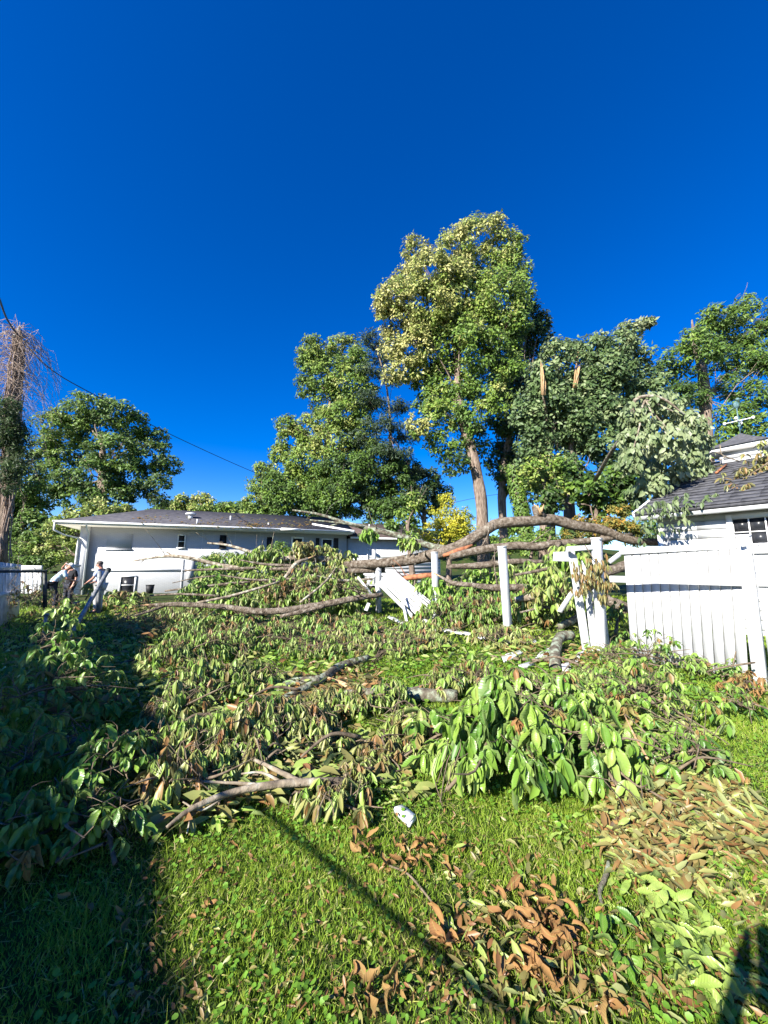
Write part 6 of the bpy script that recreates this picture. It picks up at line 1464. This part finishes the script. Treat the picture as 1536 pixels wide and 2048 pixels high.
def person(label, base, face, J, top, legs_mat, hair_mat='hair', hat=False, shoes='dark', group=None, hands=True):
    """J: joints in the body's own frame (x right of the body, y forward, z up)"""
    t = thing('person', base, label, 'person', group)
    fx = np.array([math.cos(face), math.sin(face), 0]); rx = np.array([math.sin(face), -math.cos(face), 0])
    W = lambda p: np.array(base) + rx * p[0] + fx * p[1] + np.array([0, 0, p[2]])
    B = {k: W(v) for k, v in J.items()}
    names = ['pelvis', 'waist', 'chest', 'neck', 'head0', 'head1']
    V, E, R = [], [], []; idx = {}
    def v(k, p, r): idx[k] = len(V); V.append(p); R.append(r)
    v('pelvis', B['pelvis'], .135); v('waist', B['waist'], .125); v('chest', B['chest'], .15); v('neck', B['neck'], .055)
    hd = nrm(B['head'] - B['neck']); v('h0', B['neck'] + hd * .08, .07); v('h1', B['head'], .098); v('h2', B['head'] + hd * .07, .085)
    for s in 'lr':
        v('sh' + s, B['sh' + s], .062); v('el' + s, B['el' + s], .042); v('wr' + s, B['wr' + s], .028)
        d = nrm(B['wr' + s] - B['el' + s]); v('pa' + s, B['wr' + s] + d * .07, (.04, .02))
        v('hi' + s, B['hi' + s], .095); v('kn' + s, B['kn' + s], .06); v('an' + s, B['an' + s], .042); v('to' + s, B['an' + s] + fx * .15 + [0, 0, -.04], .035)
    con = [('pelvis', 'waist'), ('waist', 'chest'), ('chest', 'neck'), ('neck', 'h0'), ('h0', 'h1'), ('h1', 'h2')]
    for s in 'lr':
        con += [('chest', 'sh' + s), ('sh' + s, 'el' + s), ('el' + s, 'wr' + s), ('wr' + s, 'pa' + s), ('pelvis', 'hi' + s), ('hi' + s, 'kn' + s), ('kn' + s, 'an' + s), ('an' + s, 'to' + s)]
        d = nrm(B['wr' + s] - B['el' + s]); side = nrm(np.cross(d, fx + [0, 0, .3]))
        for i in range(5):
            o = (i - 2) * .017; ln = (.045, .075, .085, .08, .06)[i]
            if i == 0:
                p1 = B['wr' + s] + d * .05 + side * -.045; p2 = p1 + d * .035 - side * .02
            else:
                p1 = B['wr' + s] + d * .1 + side * o; p2 = p1 + d * ln * .75 + fx * .012
            v(f'f{s}{i}a', p1, .010); v(f'f{s}{i}b', p2, .008)
            con += [('pa' + s if i else 'wr' + s, f'f{s}{i}a'), (f'f{s}{i}a', f'f{s}{i}b')]
    skin('body', V, [(idx[a], idx[b]) for a, b in con], R, 'skin', t, 2)
    # face: nose, ears, eyes
    look = nrm(J.get('look', (0, 1, 0))); lk = rx * look[0] + fx * look[1] + np.array([0, 0, look[2]]); lk = nrm(lk); sd = nrm(np.cross(lk, [0, 0, 1])); up = np.cross(sd, lk)
    hc = B['head'] + hd * .02
    mb = MB(); mb.tube([hc + lk * .09 + up * .015, hc + lk * .118 - up * .025], [.01, .018], 6); mb.build('nose', 'skin', t, smooth=True)
    for k in (-1, 1):
        mb = MB(); mb.ball(hc + sd * .095 * k - up * .01, (.02, .025, .032), 8); mb.build('ear', 'skin', t, smooth=True)
        mb = MB(); mb.ball(hc + lk * .088 + sd * .034 * k + up * .02, .012, 6); mb.build('eye', 'dark', t, smooth=True)
    mb = MB(); mb.bar(hc + lk * .092 - up * .052 - sd * .025, hc + lk * .092 - up * .052 + sd * .025, .01, .008); mb.build('mouth', 'red_wood', t)
    if not hat:
        mb = MB(); mb.ball(hc - lk * .022 + up * .045, (.104, .104, .082), 12); mb.build('hair', hair_mat, t, smooth=True)
    else:
        mb = MB(); c = hc + up * .05; ring = []
        n = 18
        for r_, z in ((.0, .1), (.07, .095), (.1, .06), (.112, .0), (.2, -.015), (.22, -.035)):
            ring.append([c + (sd * math.cos(a) + lk * math.sin(a)) * r_ + up * z for a in np.linspace(0, 6.2832, n, endpoint=False)])
        Vv = np.array(ring).reshape(-1, 3); T = []
        for i in range(5):
            for j in range(n):
                k = (j + 1) % n; T += [[i * n + j, i * n + k, i * n + n + k], [i * n + j, i * n + n + k, i * n + n + j]]
        mb.add(Vv, T); mb.build('hat', 'hat', t, smooth=True)
    # clothes: a little fuller than the body beneath
    mid = lambda a, b, f: B[a] + (B[b] - B[a]) * f
    Vs = [B['pelvis'] + [0, 0, .0], B['waist'], B['chest'], mid('chest', 'neck', .75)]; Rs = [.158, .152, .178, .072]; Es = [(0, 1), (1, 2), (2, 3)]
    for s in 'lr':
        k = len(Vs); Vs += [B['sh' + s], mid('sh' + s, 'el' + s, .5), mid('sh' + s, 'el' + s, .85)]; Rs += [.084, .075, .07]; Es += [(2, k), (k, k + 1), (k + 1, k + 2)]
    skin('shirt', Vs, Es, Rs, top, t, 1, 1)
    Vs = [B['pelvis'] - [0, 0, .0]]; Rs = [.15]; Es = []
    for s in 'lr':
        k = len(Vs); Vs += [B['hi' + s], B['kn' + s], B['an' + s] + [0, 0, .03]]; Rs += [.112, .082, .07]; Es += [(0, k), (k, k + 1), (k + 1, k + 2)]
    skin('trousers', Vs, Es, Rs, legs_mat, t, 1, 0)
    for s in 'lr':
        mb = MB(); a = B['an' + s]; mb.tube([a - fx * .07 + [0, 0, -.04], a + fx * .04 + [0, 0, -.045], a + fx * .19 + [0, 0, -.06]], [.045, .052, .035], 8); mb.build('shoe', shoes, t, smooth=True)
    return t
STAND = dict(pelvis=(0, 0, .95), waist=(0, .0, 1.12), chest=(0, .01, 1.34), neck=(0, .02, 1.5), head=(0, .05, 1.64), shl=(-.19, 0, 1.43), shr=(.19, 0, 1.43),
             ell=(-.25, -.03, 1.16), elr=(.25, -.03, 1.16), wrl=(-.24, .08, .92), wrr=(.24, .08, .92), hil=(-.1, 0, .9), hir=(.1, 0, .9), knl=(-.11, .03, .5), knr=(.11, .03, .5), anl=(-.12, 0, .09), anr=(.12, 0, .09))
g_ = gp(196, 1226); Y_ = 13.5; b0 = at(195, 1222, Y_); b0[2] = at(195, 1226, Y_)[2]
J = dict(STAND); J.update(head=(0, .09, 1.62), ell=(-.24, .1, 1.18), wrl=(-.18, .3, 1.05), elr=(.25, .05, 1.18), wrr=(.2, .3, 1.06), look=(-.25, 1, -.3))
person('man in blue shirt and pale trousers standing before the house, partly behind steel poles', b0, math.pi * 1.02, J, 'blue_shirt', 'khaki')
b1 = at(134, 1215, 15.5); b1[2] = at(134, 1217, 15.5)[2]
J = dict(STAND); J.update(shr=(.2, 0, 1.45), elr=(.42, .05, 1.56), wrr=(.19, .12, 1.7), head=(.06, .06, 1.63), look=(-.2, 1, -.1))
person('man in black shirt at the house corner with one arm raised to his head', b1, -math.pi / 2 - .2, J, 'black_shirt', 'navy')
b2 = at(108, 1212, 14.3); b2[2] = at(108, 1220, 14.3)[2]
J = dict(STAND); J.update(pelvis=(0, -.12, .95), waist=(0, 0, 1.1), chest=(0, .12, 1.29), neck=(0, .22, 1.43), head=(0, .31, 1.53), shl=(-.19, .15, 1.37), shr=(.19, .15, 1.37), ell=(-.24, .26, 1.12), elr=(.24, .26, 1.12), wrl=(-.13, .45, 1.05), wrr=(.13, .45, 1.05), hil=(-.1, -.12, .9), hir=(.1, -.12, .9), look=(0, 1, -.7))
person('person in pale aqua shirt and light hat bending forward, back turned', b2, .75, J, 'aqua_shirt', 'navy', hat=True)
# the photographer, standing just behind the camera: only the shadow shows, at the lower right
bp_ = np.array([-.2, -.42, float(ground(-.2, -.42))])
J = dict(STAND); J.update(elr=(.28, .2, 1.3), wrr=(.24, .3, 1.5), ell=(-.22, .2, 1.22), wrl=(.08, .36, 1.48), look=(.2, 1, 0))
ph = person('photographer in dark clothes standing behind the viewpoint', bp_, math.pi / 2, J, 'black_shirt', 'navy')
tag(MB().bar(bp_ + [.18, .34, 1.5], bp_ + [.18, .34, 1.66], .08, .01, (0, 1, 0)).build('phone', 'dark', None), 'dark phone held up by the photographer', 'phone')
